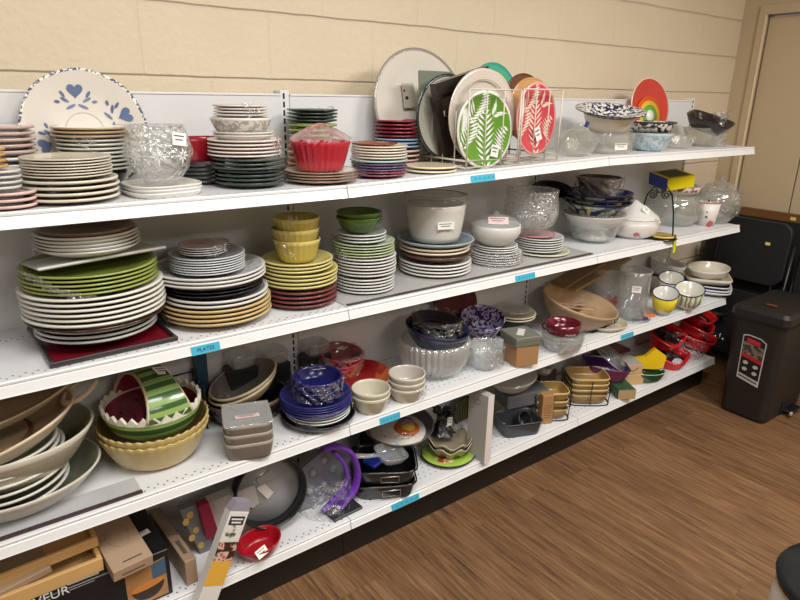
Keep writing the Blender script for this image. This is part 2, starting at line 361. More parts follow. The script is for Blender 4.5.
def bowl_mesh(R,H,t,cols,foot=.5,p=.55,seg=44,mod=None,key=None,flare=0):
    k=('bw',round(R,3),round(H,3),t,tuple(str(c) for c in cols),foot,p,key)
    if k in MESHC: return MESHC[k]
    o,i=bowl_prof(R,H,t,foot,p,flare); prof=o+i; mi=[2]*(len(o)-2)+[1]*3+[0]*(len(i)-2); mi=mi[:len(prof)-1]
    vs,fs,mi=lathe_data(prof,seg,mod,mi); me=mesh('bowl',vs,fs,mi)
    cs=[matof(c) for c in cols]
    while len(cs)<3: cs.append(cs[0])
    for c in cs: me.materials.append(c)
    MESHC[k]=me; return me
FILM=G((250,251,251),.09,bump=1.0,bs=60,rough=.16,kind='film',body=(240,242,242))
def film(x,y,z0,z1,R,label,frac=.3,seed=0,cols=44,taper=0,cat='plastic wrap',top=False):
    """crinkled clear film clinging in folds round a stack"""
    frac=min(.6,frac*1.3)
    V=[];F=[];rows=max(4,int((z1-z0)/.008)); n=cols*3; rg=random.Random(seed)
    for j in range(rows+1):
        u=j/rows
        for k in range(n):
            a=2*PI*k/n; z=z0+(z1-z0)*u
            d=noise.noise(Vector((math.cos(a)*5+seed,math.sin(a)*5,u*3)))*.006+noise.noise(Vector((math.cos(a)*17+seed,math.sin(a)*17,u*9)))*.004
            r=R*(1+taper*u)+.004+abs(d); V.append((r*math.cos(a),r*math.sin(a),z-z0))
    for j in range(rows):
        for k in range(n):
            a=2*PI*k/n; q=noise.noise(Vector((math.cos(a)*4+seed*3.1+j*.35,math.sin(a)*4-j*.3,seed)))
            if q>(.5-frac)*.9: F.append([j*n+k,j*n+(k+1)%n,(j+1)*n+(k+1)%n,(j+1)*n+k])
    par={}
    def fd(a):
        while par.setdefault(a,a)!=a: par[a]=par[par[a]]; a=par[a]
        return a
    for f in F:
        for i in f[1:]: par[fd(i)]=fd(f[0])
    cnt={}
    for f in F: cnt[fd(f[0])]=cnt.get(fd(f[0]),0)+1
    if not cnt: return None
    best=max(cnt,key=cnt.get); F=[f for f in F if fd(f[0])==best]
    used=sorted({i for f in F for i in f}); mp={o:i for i,o in enumerate(used)}
    o=link('plastic_wrap',mesh('plastic_wrap',[V[i] for i in used],[[mp[i] for i in f] for f in F]),FILM,loc=(x,y,z0))
    return tag(o,label,cat)
def place(px,py,s,wpx,foot=.58,Y=None,z=None):
    """point of the shelf under image point (px,py) = front of the foot; Y given = that depth instead"""
    if Y is not None:
        for it in range(3):
            p=ony(px,py,Y); zz=surf(s,p.x) if z is None else z
        sc=dep((p.x,Y,zz))/FPX; return p.x,Y,zz,sc
    zz=surf(s,1) if z is None else z
    for it in range(4):
        p=onz(px,py,zz); zz=surf(s,p.x) if z is None else z
    h=Vector((p.x,p.y,0)).normalized(); R=wpx/2*dep(p)/FPX
    for it in range(3):
        c=p+h*R*foot; R=wpx/2*dep(c)/FPX
    return c.x,c.y,zz,dep(c)/FPX
def P(px,py,s,w,Y='F',gap=.006):
    """stack centre: seen in column px at row py, width w px; F=at the front edge, B=against the panel, or a depth"""
    R=.12
    for it in range(5):
        yy=FY-.004+R+gap if Y=='F' else PY-gap-R if Y=='B' else Y
        p=ony(px,py,yy); sc=dep(p)/FPX; R=w/2*sc
    return p.x,yy,surf(s,p.x),sc
def vpm(x,y,z):
    return .01/abs(prj((x,y,z+.01))[1]-prj((x,y,z))[1])
def ordn(k,n,noun,desc):
    if n==1: return desc+' '+noun
    o=('topmost' if k==n-1 else 'bottom one' if k==0 else ORD[n-1-k]+' from the top')
    return f"{desc} {noun}, {o} of {NUMW[n]}"
def plate(name,me,x,y,z,label,cat,group=None,tilt=0,ta=0,rz=0):
    q=Matrix.Rotation(tilt,3,Vector((math.cos(ta),math.sin(ta),0)))@Matrix.Rotation(rz,3,'Z')
    o=bpy.data.objects.new(name,me); COL.objects.link(o); o.location=(x,y,z); o.rotation_euler=q.to_euler()
    return tag(o,label,cat,group)
def stack(pos,layers,where,s=0,seed=1,jit=.0018,top=None):
    """layers bottom->top: dict(d=desc,noun,n,w=px width,h=px height,k=kind,c=cols,dx,film)"""
    rg=random.Random(seed); x,y,z,sc=pos; out=[]; fac=1
    if top is not None:
        La=layers[-1]; R=La['w']/2*sc; h=Vector((x,y,0)).normalized(); bx,by=x+h.x*R,min(y+h.y*R,PY); zt=zat(bx+CR.x*La.get('dx',0)*sc,by,top)
        rim=(La.get('rim',.1 if La.get('k','plate')=='plate' else .14)*R) if 'hb' not in La else 0
        v=vpm(x,y,z); fac=(zt-z-rim)/sum(l['h']*v for l in layers)
        if not .6<fac<1.5: print('STACKFAC',round(fac,2),where)
    for L in layers:
        n=L.get('n',1); R=L['w']/2*sc; v=vpm(x,y,z)*fac; H=L['h']*v; k=L.get('k','plate'); cols=L['c']
        dx=L.get('dx',0)*sc; cx,cy=x+CR.x*dx,y+CR.y*dx+L.get('dy',0)
        if cy+R>PY-.002: cy=PY-.002-R
        noun=L.get('noun','plate'); nm=L.get('name',{'plate':'plate','saucer':'saucer','bowl':'bowl'}.get(noun.split()[-1],noun.replace(' ','_'))); cat=L.get('cat',noun.split()[-1])
        grp=(L['d']+' '+noun+'s '+where) if n>1 else None
        if k in('plate','coupe','deep'):
            sp=H/n; t=min(.006,max(.0022,sp*.45)); h=L.get('rim',.1 if k=='plate' else .14 if k=='coupe' else .2)*R
            me=plate_mesh(R,h,t,cols,k,n=L.get('sc',0),amp=L.get('amp',0),sqk=L.get('sq',0))
            for i in range(n):
                o=plate(nm,me,cx+rg.uniform(-jit,jit),cy+rg.uniform(-jit,jit)*.5-.001*0,z+i*sp,ordn(i,n,noun,L['d'])+' '+where,cat,grp,rz=rg.uniform(0,6) if not L.get('sq') else L.get('rz',.1)+rg.uniform(-.02,.02),tilt=L.get('tilt',0),ta=L.get('ta',0)); out.append(o)
            z0=z; z+=n*sp
            if L.get('film'): film(cx,cy,z0+h*.5,z+h+.002,R*.998,L['film'],L.get('ff',.3),seed+len(out))
            if L.get('on')=='rim': z+=h
        else:
            Hb=L['hb']*v; sp=(H-Hb)/(n-1) if n>1 else 0; t=L.get('t',.004)
            me=bowl_mesh(R,Hb,t,cols,L.get('foot',.5),L.get('p',.55),mod=L.get('mod'),key=L.get('key'),seg=L.get('seg',144 if str(L.get('key','')).startswith(('sc','gl','rib')) else 48))
            for i in range(n):
                o=plate(nm,me,cx+rg.uniform(-jit,jit),cy,z+i*sp,ordn(i,n,noun,L['d'])+' '+where,cat,grp,rz=L.get('rz',rg.uniform(0,6))); out.append(o)
            z0=z; z+=(n-1)*sp+(Hb if L.get('on')!='in' else t)
            if L.get('film'): film(cx,cy,z0+Hb*.3,z+.003,R*.99,L['film'],L.get('ff',.3),seed+len(out))
        L['_z']=z; L['_c']=(cx,cy,R)
    return dict(x=x,y=y,z=z,sc=sc,o=out,cx=cx,cy=cy,R=R)
def sticker(parent,w,h,loc,rot,col=(238,236,228),label='white price sticker',lines=2,name='price_sticker'):
    L=[((w,.0006,h),(0,0,-h/2),0,0)]
    for i in range(lines): L.append(((w*(.75-.2*(i%2)),.0004,h*.09),(-w*.03,-.0006,h*(.2-.3*i)),0,1))
    o=boxes(name,L,[M(col,.5),M((70,70,80),.6)],parent,loc,rot); o['label']=label; return o
def facing(x,y): return math.atan2(-x,y)*1.0   # z-rotation turning local -Y towards the camera
def tuft(name,loc,r,h,label,seed=0,parent=None):
    V=[];F=[];n=30;rows=7
    for j in range(rows):
        u=j/(rows-1); rr=r*(1-.75*math.sin(u*PI*.75))*(1 if u<.6 else 1+(u-.6)*1.6)
        for k in range(n):
            a=2*PI*k/n; d=noise.noise(Vector((math.cos(a)*3+seed,math.sin(a)*3,u*4)))
            q=rr*(1+.55*d); V.append((q*math.cos(a),q*math.sin(a),h*u*(1+.25*noise.noise(Vector((a*2,seed,3))))))
    for j in range(rows-1):
        for k in range(n): F.append([j*n+k,j*n+(k+1)%n,(j+1)*n+(k+1)%n,(j+1)*n+k])
    o=link(name,mesh(name,V,F),FILM,parent,loc)
    return o if parent else tag(o,label,'plastic bag')
# ================================================================ TOP SHELF
OFFW=(214,208,194); CRM=(222,214,192); PINKW=(214,196,190); GREYW=(200,200,196)
stack(P(4,185,1,58,'F'),[dict(d='coral-rimmed white',n=3,w=56,h=18,c=[(216,205,198),(222,190,182),(200,118,108)]),
  dict(d='pale grey',noun='saucer',n=4,w=38,h=20,dx=-3,c=[(205,205,200)]),
  dict(d='orange-banded',noun='saucer',n=4,w=24,h=22,dx=-6,c=[(226,196,150),(200,150,90)])],'at left end of top shelf',1,top=142)
stack(P(9,150,1,68,'B'),[dict(d='white wrapped',n=6,w=66,h=34,c=[(214,210,204),(222,216,208)]),
  dict(d='pink-edged white',n=5,w=54,h=26,dx=-2,c=[(216,208,202),(200,170,160)])],'behind coral-rimmed plates, top shelf',1,top=119,seed=3)
stack(P(70,180,1,92,'F'),[dict(d='large cream',n=4,w=90,h=28,c=[(206,199,180),(216,209,190)]),
  dict(d='cream wrapped',n=7,w=82,h=24,dx=-1,c=[(200,192,172),(212,204,184)],film='clear film round cream plates below the blue heart platter',ff=.22)],'in front of blue heart platter',1,top=150,seed=4)
_p=stack(P(95,150,1,72,'B'),[dict(d='charcoal wrapped',noun='bowl',n=1,w=56,h=20,hb=20,k='bowl',c=[(50,52,56)]),
  dict(d='grey-white wrapped',n=8,w=68,h=34,c=[(206,205,194),(216,214,204)],film='clear film round grey-white plates behind the cream stack',ff=.2),
  dict(d='brown-edged white',n=3,w=74,h=12,c=[(216,210,200),(176,150,120)])],'behind cream stack',1,top=121,seed=5)
# faint orange motif on the top cream plate is part of its glaze
# blue heart platter (leans on the panel)
def heart(cx,cz,s):
    return [(cx+s*.0625*16*math.sin(t)**3,cz+s*.0625*(13*math.cos(t)-5*math.cos(2*t)-2*math.cos(3*t)-math.cos(4*t))) for t in [2*PI*k/28 for k in range(28)]]
def lean(name,px,py,Y,wpx,label,cat,tilt=.2,rz=0):
    """thing whose local XZ plane is the face (facing -Y); origin at the centre of the face"""
    p=ony(px,py,Y); sc=dep(p)/FPX; t=thing(name,p,label,cat,rot=(-tilt,0,rz)); return t,wpx/2*sc,p
def dsurf(depth,ring,u):
    P_=[(0,depth-.004),(.55,depth-.004),(.7,depth*.7-.004),(ring,depth*.15-.005),(1.01,-.003)]
    for (a,ya),(b,yb) in zip(P_,P_[1:]):
        if u<=b: return ya+(yb-ya)*(u-a)/(b-a)
    return -.003
def facedisc(name,R,mats,parent,depth=.02,seg=48,mod=None,mid=None,ring=.9,loc=(0,0,0)):
    """dish facing -Y; rim at y=0, bottom at y=depth"""
    prof=[(0,-depth),(R*.55,-depth),(R*.7,-depth*.75),(R*ring,-depth*.15),(R,0),(R,.003),(R*ring,-depth*.15+.005),(R*.7,-depth*.7+.004),(R*.55,-depth+.004),(0,-depth+.004)]
    mi=[0,0,0,0,1,1,0,0,0] if mid is None else mid
    return lathe(name,prof,mats,parent,loc,(PI/2,0,0),seg,mod,mi)
WOFF=(222,216,204)
t,R,p=lean('serving_platter',87,130,PY-.055,118,'round off-white platter with three blue hearts and speckled rim, leaning on panel','platter',.16)
rimm=PT((240,236,226),(60,70,100),140,.5,rough=.3)
facedisc('plate_body',R,[matof(WOFF),rimm],t,.022,mod=scal(40,.008,.95*R),ring=.96)
HB=PT((74,92,136),(120,138,172),8,.5,soft=.3,rough=.3); k=0
for a,rr in ((97,.60),(20,.66),(200,.64)):
    cx,cz=R*rr*math.cos(math.radians(a))*1.0,R*rr*math.sin(math.radians(a)); ro=math.radians(a-90) if a!=97 else .0
    P0=[]
    def rot2(pts,cx=cx,cz=cz,ro=ro): return [(cx+x*math.cos(ro)-z*math.sin(ro),cz+x*math.sin(ro)+z*math.cos(ro)) for x,z in pts]
    parts=[]
    polys=[rot2(heart(0,R*.06,R*.125))]
    for q,(dx,dz,an,l) in enumerate([(-.2,.0,-.95,.06),(.2,.0,.95,.06),(-.17,-.09,-.5,.075),(.17,-.09,.5,.075),(-.09,-.2,.45,.085),(.10,-.2,-.45,.085),(-.29,-.12,-.1,.045),(.29,-.12,.1,.045)]):
        polys.append(rot2(ell(dx*R,dz*R,l*R,.024*R,12,an)))
    V=[];F=[]
    for pl in polys:
        o=len(V); n=len(pl); 
        for x,z in pl:
            r=math.hypot(x,z)/R; V.append((x,dsurf(.022,.96,r)-.0016,z))
        F.append(list(range(o,o+n))[::-1])
    bm=bmesh.new(); me=mesh('heart_motif',V,F,smooth=False); bm.from_mesh(me); bmesh.ops.triangulate(bm,faces=bm.faces); bm.to_mesh(me); bm.free()
    h=link('heart_motif',me,HB,t); h['label']='blue heart with leaves'; h.location=(0,.0022 if False else 0,0)
tube('well_ring',[(R*.3*math.cos(a),.0175,R*.3*math.sin(a)) for a in [2*PI*k/40 for k in range(40)]],.0012,M((205,198,186)),t,closed=True,seg=5)
# crystal bowl on white dishes
q=stack(P(162,188,1,70,'F',gap=.02),[dict(d='white squarish',noun='dish',name='baking_dish',n=3,w=70,h=21,hb=9,k='bowl',foot=.9,p=.8,mod=sq(3.2),key='sq32',c=[(226,224,220)],rz=.12)],'under cut crystal bowl',1,top=178)
CUT=G((238,240,238),.16,bump=.9,bs=75,rough=.05,kind='cut',body=(226,226,222))
def glassbowl(name,x,y,z,R,H,label,prof=None,mat=None,foot=.5,p=.5,t=.004,mod=None,seg=44,cat='bowl'):
    o,i=bowl_prof(R,H,t,foot,p); pr=prof or (o+i)
    g=lathe(name,pr,mat or CUT,None,(x,y,z),seg=seg,mod=mod); return tag(g,label,cat)
def roseprof(R,H,t=.005,neck=.8):
    o=[(0,.003),(.45*R,0),(.62*R,.06*H),(.86*R,.25*H),(.98*R,.48*H),(.97*R,.68*H),(.88*R,.88*H),(neck*R,H)]
    return o+[(neck*R-t,H)]+[(r-t,z+ (t if r<.7*R else 0)) for r,z in o[-2:1:-1]]+[(0,t+.003)]
x,y,z,sc=q['cx'],q['cy'],q['z'],q['sc']; R=32*sc; H=zat(x,y,125)-z
g=thing('crystal_bowl',(x,y,z+.001),'round cut crystal bowl with star pattern standing on white squarish dishes','bowl',rz=facing(x,y))
lathe('bowl_body',roseprof(R,H,neck=.86),CUT,g)
def starcut(parent,R,H,n=5,mat=M((245,246,246),.15)):
    V=[];F=[]
    for s in range(n):
        a0=-PI/2+(s-(n-1)/2)*.75
        for k in range(8):
            th=k*PI/4; 
            for l in ((.30 if k%2==0 else .2),):
                c=Vector((a0,.5*H)); d=Vector((math.cos(th),math.sin(th)))
                pts=[c+d*.02,c+Vector((-d.y,d.x))*.03+d*l*.45,c+d*l,c-Vector((-d.y,d.x))*.03+d*l*.45]
                o=len(V)
                for q_ in pts:
                    a=a0+(q_.x-a0); zz=.5*H+(q_.y-.5*H)*R*1.0
                    u=zz/H; rr=R*(.86+.12*max(0,1-abs(u-.55)*2.2))+.003; V.append((rr*math.cos(a),rr*math.sin(a),zz))
                F.append([o,o+1,o+2,o+3])
    return link('star_cut',mesh('star_cut',V,F,smooth=False),mat,parent)
starcut(g,R,H)
sticker(g,.036,.03,(R*.62,-R*.80,H*.78),(-.15,.15,.5),label='pale yellow price sticker')
# red square dish on dark plates behind the crystal
q=stack(P(201,170,1,54,1.775),[dict(d='grey dark-rimmed',n=5,w=54,h=27,k='plate',c=[(150,152,154),(60,62,66),(170,172,172)])],'under dark red dish',1,top=157,seed=9)
x,y,z,sc=q['cx'],q['cy'],q['z'],q['sc']; H=zat(x,y,141)-z
q2=tag(lathe('square_dish',sum(bowl_prof(24*sc,max(H,.03),.004,.85,.8),[]),[matof((150,20,34))],None,(x,y,z+.008),rot=(0,0,.05),mod=sq(5),seg=48),'dark red square dish on grey plates left of the green plate stack','dish')
# tall green / white stack
lace=PT((226,222,216),(178,174,168),90,.5,rough=.35)
stack(P(249,150,1,76,'F',gap=.035),[dict(d='dark green lower',n=4,w=70,h=17,k='coupe',c=[(34,48,40),(52,64,56),(26,38,32)]),
 dict(d='dark green upper',n=3,w=76,h=13,c=[(40,54,46),(60,72,62),(30,42,36)]),
 dict(d='pinkish white',n=5,w=72,h=19,dx=-4,c=[(212,198,190),(222,210,202)],film='crinkled clear film round pinkish white plates above green ones',ff=.35),
 dict(d='white shallow',noun='bowl',n=2,w=60,h=9,dx=-5,hb=6,k='bowl',foot=.6,c=[(220,216,208)]),
 dict(d='white lace-patterned',noun='bowl',n=1,w=60,h=15,dx=-6,hb=15,k='bowl',foot=.75,p=.7,c=[lace,(226,222,216),lace]),
 dict(d='greyish pink',noun='saucer',n=4,w=52,h=13,dx=-6,c=[(204,190,184),(222,214,208)],film='clear film round saucers topping the tall white stack',ff=.3)],'in tall mixed stack',1,top=100,seed=11)
# dark green / lime / orange stack behind
stack(P(314,150,1,54,'B',gap=.02),[dict(d='dark red square',n=2,w=50,h=7,c=[(70,24,22)]),
 dict(d='orange',n=4,w=52,h=17,c=[(196,116,66),(210,134,84)]),dict(d='lime green',n=4,w=48,h=15,c=[(128,146,58),(148,164,76)]),
 dict(d='blackish green',n=4,w=50,h=10,dx=-1,c=[(30,44,34),(44,58,46)],film='clear film over blackish green plates beside the upright',ff=.25)],'behind red fluted dish',1,top=105,seed=12)
q=stack(P(321,178,1,74,'F'),[dict(d='brown-rimmed white',n=4,w=74,h=17,c=[(216,210,196),(150,120,100),(196,190,176)],film='torn clear film round plates under the red fluted dish',ff=.3)],'under red fluted dish',1,top=163,seed=13)
x,y,z,sc=q['cx'],q['cy'],q['z']+.004,q['sc']; R=29*sc; H=zat(x,y-R,143)-z
g=thing('fluted_dish',(x,y,z),'bright red fluted dish in clear plastic on brown-rimmed white plates','dish',rz=.1)
lathe('dish_body',sum(bowl_prof(R,H,.004,.72,.9),[]),matof((178,40,54)),g,mod=scal(26,.035,R*.5),seg=104)
lathe('plastic_cover',[(R*1.02,H+.002),(R*.8,H+.014),(R*.45,H+.03),(R*.12,H+.042),(0,H+.044)],G((246,232,234),.3,bump=.7,bs=30,rough=.2,kind='film2',body=(235,200,205)),g,mod=scal(9,.05,R*.3,zamp=.008))
tube('handle_loop',[(R*.5*math.cos(a),0,H+.012+R*.42*math.sin(a)) for a in [PI*k/12 for k in range(13)]],.005,M((206,120,128),.3),g,flat=.5)
# terracotta / cream / purple stack
stack(P(379,165,1,58,'F',gap=.02),[dict(d='raspberry pink',n=2,w=54,h=6,c=[(132,52,76),(150,68,92)]),
 dict(d='purple patterned',n=3,w=56,h=9,c=[PT((84,66,108),(170,154,172),60,.5),(104,84,120)],film='clear film round purple and pink plates',ff=.2),
 dict(d='pale blue-green',n=1,w=58,h=4,c=[(180,196,190)]),dict(d='cream',n=5,w=56,h=15,c=[(222,212,188),(230,222,200)]),
 dict(d='terracotta brown',n=1,w=46,h=3,dx=-5,c=[(140,74,46),(120,60,38)])],'in stack left of the wire rack',1,top=139,seed=14)
stack(P(397,140,1,46,'B',gap=.01),[dict(d='pink striped',n=4,w=46,h=18,c=[(210,150,146),(226,190,180)]),
 dict(d='sky blue',n=3,w=46,h=10,c=[(104,144,180),(130,166,196)]),dict(d='dark burgundy',n=5,w=46,h=18,c=[(104,20,36),(130,30,48)])],'behind terracotta plate',1,top=116,seed=15)
# flat cream plates by the rack
stack(P(431,170,1,52,'F',gap=.01),[dict(d='flat cream',n=2,w=52,h=10,rim=.05,c=[(226,214,180),(232,222,192)])],'before wire rack',1,top=160,seed=16)
# big white platter leaning at the back
t,R,p=lean('oval_platter',422,108,PY-.06,116,'large plain off-white round platter leaning on panel behind the plate rack','platter',.22)
facedisc('plate_body',R,[matof((214,208,196)),matof((150,140,130))],t,.022,ring=.95)
g=box('wall_decal',(.052,.004,.085),M((176,168,156)),t,loc=(-.05,.004,-.0),bev=.001); g['label']='grey rectangular patch with dark spots'
boxes('decal_spots',[((.012,.002,.01),(-.012,-.003,.03),0),((.006,.002,.008),(-.02,-.003,.055),0)],M((50,40,40)),g)
# ---- wire racks
WIRE=M((214,204,190),.4)
def rack(px0,px1,pyb,Y0,Y1,label,nv,ns):
    a,b=ony(px0,pyb,Y0),ony(px1,pyb,Y0); x0,x1=a.x,b.x; zb=max(surf(1,x0),surf(1,x1))+.004; zt=zat(x0,Y0,89)
    t=thing('wire_plate_rack',((x0+x1)/2,(Y0+Y1)/2,zb),label,'plate rack'); w=(x1-x0)/2; d=(Y1-Y0)/2; h=zt-zb; cx=(x0+x1)/2
    def rect(z): return [(-w,-d,z),(w,-d,z),(w,d,z),(-w,d,z)]
    tubes('base_rail',[(rect(0.002),.0034,True),(rect(.024),.0034,True)],WIRE,t)
    for sx in (-1,1):
        for sy in (-1,1): tube('corner_post',[(sx*w,sy*d,0),(sx*w,sy*d,h)],.003,WIRE,t,seg=6)
    tubes('top_rail',[([(-w,-d,h),(w,-d,h)],.003),([(-w,d,h),(w,d,h)],.003)],WIRE,t)
    for k in range(1,nv):
        xx=-w+2*w*k/nv
        tube('front_wire',[(xx,-d,.002),(xx,-d,h)],.0022,WIRE,t,seg=6)
    for k in range(1,ns):
        yy=-d+2*d*k/ns
        for sx in (-1,1): tube('side_wire',[(sx*w,yy,.002),(sx*w,yy,h*(.72 if k<ns-1 else .85))],.0022,WIRE,t,seg=6)
        tube('floor_wire',[(-w,yy,.004),(w,yy,.004)],.0022,WIRE,t,seg=6)
    return t,x0,x1,zb,h
RY0,RY1=1.525,1.765
r1=rack(466,516,170,RY0,RY1,'off-white wire rack holding green leaf plate and brown tray','3' and 3,4)
r2=rack(518.5,556,165,RY0,RY1,'off-white wire rack holding pink palm-leaf plates','2' and 3,4)
def fern_plate(R,base,leafc,t,nfr,sx=1):
    """palm fronds as raised glaze"""
    V=[];F=[]; rg=random.Random(nfr)
    def leaf(a,b,wd,yy):
        a=Vector(a);b=Vector(b);d=(b-a); n=Vector((-d.y,d.x)).normalized()*wd; m_=a+d*.45; o=len(V)
        for q_ in (a,m_+n,b,m_-n):
            if Vector((q_.x/sx,q_.y)).length>R*.985: return
        for q_ in (a,m_+n,b,m_-n):
            r=math.hypot(q_.x/sx,q_.y)/R
            V.append((q_.x,dsurf(.014,.93,r)-.0014,q_.y))
        F.append([o,o+3,o+2,o+1])
    fr=[((.05,-.95),(.05,.55),.0),((-.9,-.55),(-.55,.35),.2),((.75,-.9),(.9,.05),-.1),((-.5,.2),(-.15,.95),.1),((.35,.35),(.75,.8),0),((-.85,-.1),(-.9,.5),0)][:nfr]
    for (ax,ay),(bx,by),cv in fr:
        N=10
        for k in range(N):
            u=k/N; c=Vector((ax+(bx-ax)*u+cv*math.sin(u*PI),ay+(by-ay)*u))*R; d=Vector((bx-ax,by-ay)).normalized(); L=R*.46*math.sin(PI*(u*.85+.12))**.8
            for s_ in (-1,1):
                e=c+(d*.62+Vector((-d.y,d.x))*s_*.8)*L; leaf(c,e,R*.034,0)
    return V,F
def rplate(name,px,py,Y,wpx,cols,label,cat='plate',tilt=.06,rz=.0,sz=1,sx=1,depth=.014,parentless=True):
    t,R,p=lean(name,px,py,Y,wpx,label,cat,tilt,rz); md=(lambda a,r,z:(r*math.cos(a)*sx,r*math.sin(a)*sz,z))
    facedisc('plate_body',R,[matof(c) for c in cols],t,depth,mod=md,ring=.93); return t,R,p
# rack 1 plates, front to back
t,R,p=rplate('dinner_plate',485,130,RY0+.030,76,[(96,146,48),(226,224,214)],'green plate with white palm leaves, upright at front of the wire rack',sx=1,tilt=.05)
V,F=fern_plate(R,None,None,t,6); link('leaf_pattern',mesh('leaf_pattern',V,F,smooth=False),M((236,238,228),.4),t)
p_=sticker(t,.035,.04,(R*.35,-.004,-R*.55),(0,.2,0))
t,R,p=rplate('dinner_plate',483,117,RY0+.075,92,[(216,206,194),(206,194,182)],'white round plate with embossed beaded rim, second in wire rack',tilt=.05,depth=.018)
tube('bead_ring',[(R*.78*math.cos(a),-.003,R*.78*math.sin(a)) for a in [2*PI*k/48 for k in range(48)]],.0018,M((196,180,168)),t,closed=True,seg=5)
Yt=RY0+.125; pc=ony(462,112,Yt); t=thing('square_tray',pc,'dark brown square tray leaning at an angle in the wire rack','tray')
BR=M((58,46,34),.3,coat=.3); BK=M((26,21,18),.3,coat=.3)
def pxpoly(pts,Y,c): return [((ony(a,b,Y)-c).x,(ony(a,b,Y)-c).z) for a,b in pts]
prism('tray_base',pxpoly([(434,85),(484,69),(493,146),(444,158)],Yt,pc),.006,BR,t); prism('tray_lip',pxpoly([(432,84),(485,66),(486,78),(434,97)],Yt,pc),.03,BK,t,loc=(0,-.002,0)); prism('tray_lip',pxpoly([(432,97),(438,95),(447,158),(442,158)],Yt,pc),.03,BK,t,loc=(0,-.002,0)); prism('tray_divider',pxpoly([(437,118),(482,106),(483,110),(438,122)],Yt,pc),.02,BK,t,loc=(0,-.004,0))
t,R,p=rplate('dinner_plate',449,118,RY0+.17,84,[(188,186,172),(40,46,44)],'grey round plate with dark rim, left side of the wire rack',tilt=.08,depth=.018)
t,R,p=rplate('square_plate',436,112,RY0+.215,60,[(104,112,96),(84,92,76)],'olive green square plate standing behind the dark-rimmed plate',tilt=.08)
for c in t.children: c.hide_render=False
bpy.data.objects.remove(t.children[0]); box('plate_body',(.15,.008,.275),M((112,120,104),.3,coat=.3),t,loc=(.0,0,-.14),bev=.003)
# behind rack: rainbow-ish bowl and wood plates
t,R,p=lean('dinner_plate',494,97,RY1+.045,66,'teal plate with yellow and orange centre showing above white plate','plate',.15)
facedisc('plate_body',R,[matof((72,178,150)),matof((60,160,136))],t,.014,ring=.9)
lathe('colour_band',[(0,0),(R*.8,0),(R*.84,-.001),(0,-.001)],matof((238,200,50)),t,(0,.003,0),(PI/2,0,0)); lathe('inner_band',[(0,0),(R*.5,0),(R*.52,-.001),(0,-.001)],matof((226,120,50)),t,(0,.0015,0),(PI/2,0,0))
# rack 2
t,R,p=rplate('oval_plate',536,119,RY0+.03,58,[(200,70,82),(220,156,148)],'pink oval plate with cream palm leaves, upright in wire rack',sz=1.22,tilt=.04)
V,F=fern_plate(R,None,None,t,6); V=[(a,b,c*1.22) for a,b,c in V]; link('leaf_pattern',mesh('leaf_pattern',V,F,smooth=False),M((240,214,196),.4),t)
sticker(t,.03,.05,(R*.1,-.004,-R*.5),(0,-.4,0),label='pale price sticker')
rplate('round_plate',531,112,RY0+.10,66,[(206,160,104),(190,140,86)],'tan wood-toned round plate behind pink palm-leaf plate',tilt=.1)
rplate('round_plate',524,107,RY0+.17,64,[(110,64,44),(90,50,36)],'dark brown round plate, rearmost in the right rack',tilt=.12)
# leaf plate lying flat under rack
# ---- glass, blue-white bowl, rainbow
x,y,z,sc=P(577,148,1,42,'F',gap=.02); CG=G((236,238,232),.2,bump=.6,bs=50,kind='glass2',body=(205,205,190))
g=thing('candy_dish',(x,y,z),'clear pressed glass candy dish with small blue paper beside the rack','dish')
lathe('dish_body',sum(bowl_prof(21*sc,.07,.004,.5,.6),[]),CG,g,mod=scal(10,.05,12*sc,zamp=.004)); lathe('dish_lid',[(19*sc,.07),(15*sc,.092),(6*sc,.108),(3*sc,.112),(4*sc,.122),(0,.128)],CG,g,mod=scal(10,.03,8*sc))
box('paper_scrap',(.03,.004,.022),M((40,50,130)),g,loc=(.0,-.03,.112),rot=(.3,.2,.3))
x,y,z,sc=P(608,146,1,52,'F',gap=.01); y+=.02
g=thing('glass_casserole',(x,y,z),'square clear glass casserole with white label under the blue patterned bowl','casserole',rz=-.15)
lathe('dish_body',sum(bowl_prof(24*sc,.082,.005,.86,.8),[]),G((230,232,226),.25,bump=.2,kind='glass3',body=(190,186,170)),g,mod=sq(5),seg=48)
sticker(g,.07,.028,(.0,-24*sc*.93,.032),(0,0,0),label='white printed label')
BW=PT((232,230,224),(36,44,78),75,.5,rough=.25,coat=.4,det=2)
H=.072; g=thing('patterned_bowl',(x,y-.005,z+.088),'wide white bowl with black and blue swirl-patterned rim on glass casserole','bowl',rot=(.16,-.10,0))
Rw=34*sc; lathe('bowl_body',[(0,0),(Rw*.5,0),(Rw*.62,H*.3),(Rw*.72,H*.8),(Rw*.76,H)],matof((222,212,194)),g); lathe('bowl_rim',[(Rw*.74,H),(Rw*.9,H+.012),(Rw,H+.014),(Rw,H+.018),(Rw*.9,H+.017),(Rw*.72,H+.006),(Rw*.4,H-.02),(0,H-.028)],[BW,matof((40,44,70))],g,midx=[0,0,1,0,0,0,0])
t,R,p=lean('oval_platter',650,107,PY-.05,56,'red oval platter with rainbow rings leaning on the panel','platter',.2,rz=-.12)
facedisc('plate_body',R,[matof((196,56,48)),matof((220,200,176))],t,.014,mod=lambda a,r,z:(r*math.cos(a),r*math.sin(a)*1.02,z),ring=.95)
for k,(f,c) in enumerate(((.68,(226,96,44)),(.53,(238,188,60)),(.38,(96,176,70)),(.2,(236,236,226)))):
    lathe('rainbow_band',[(0,0),(R*f,0),(R*f,-.0012),(0,-.0012)],matof(c),t,(.0,.0045-.0015*k,-R*.3),(PI/2,0,0),mod=lambda a,r,z:(r*math.cos(a),r*math.sin(a),z))
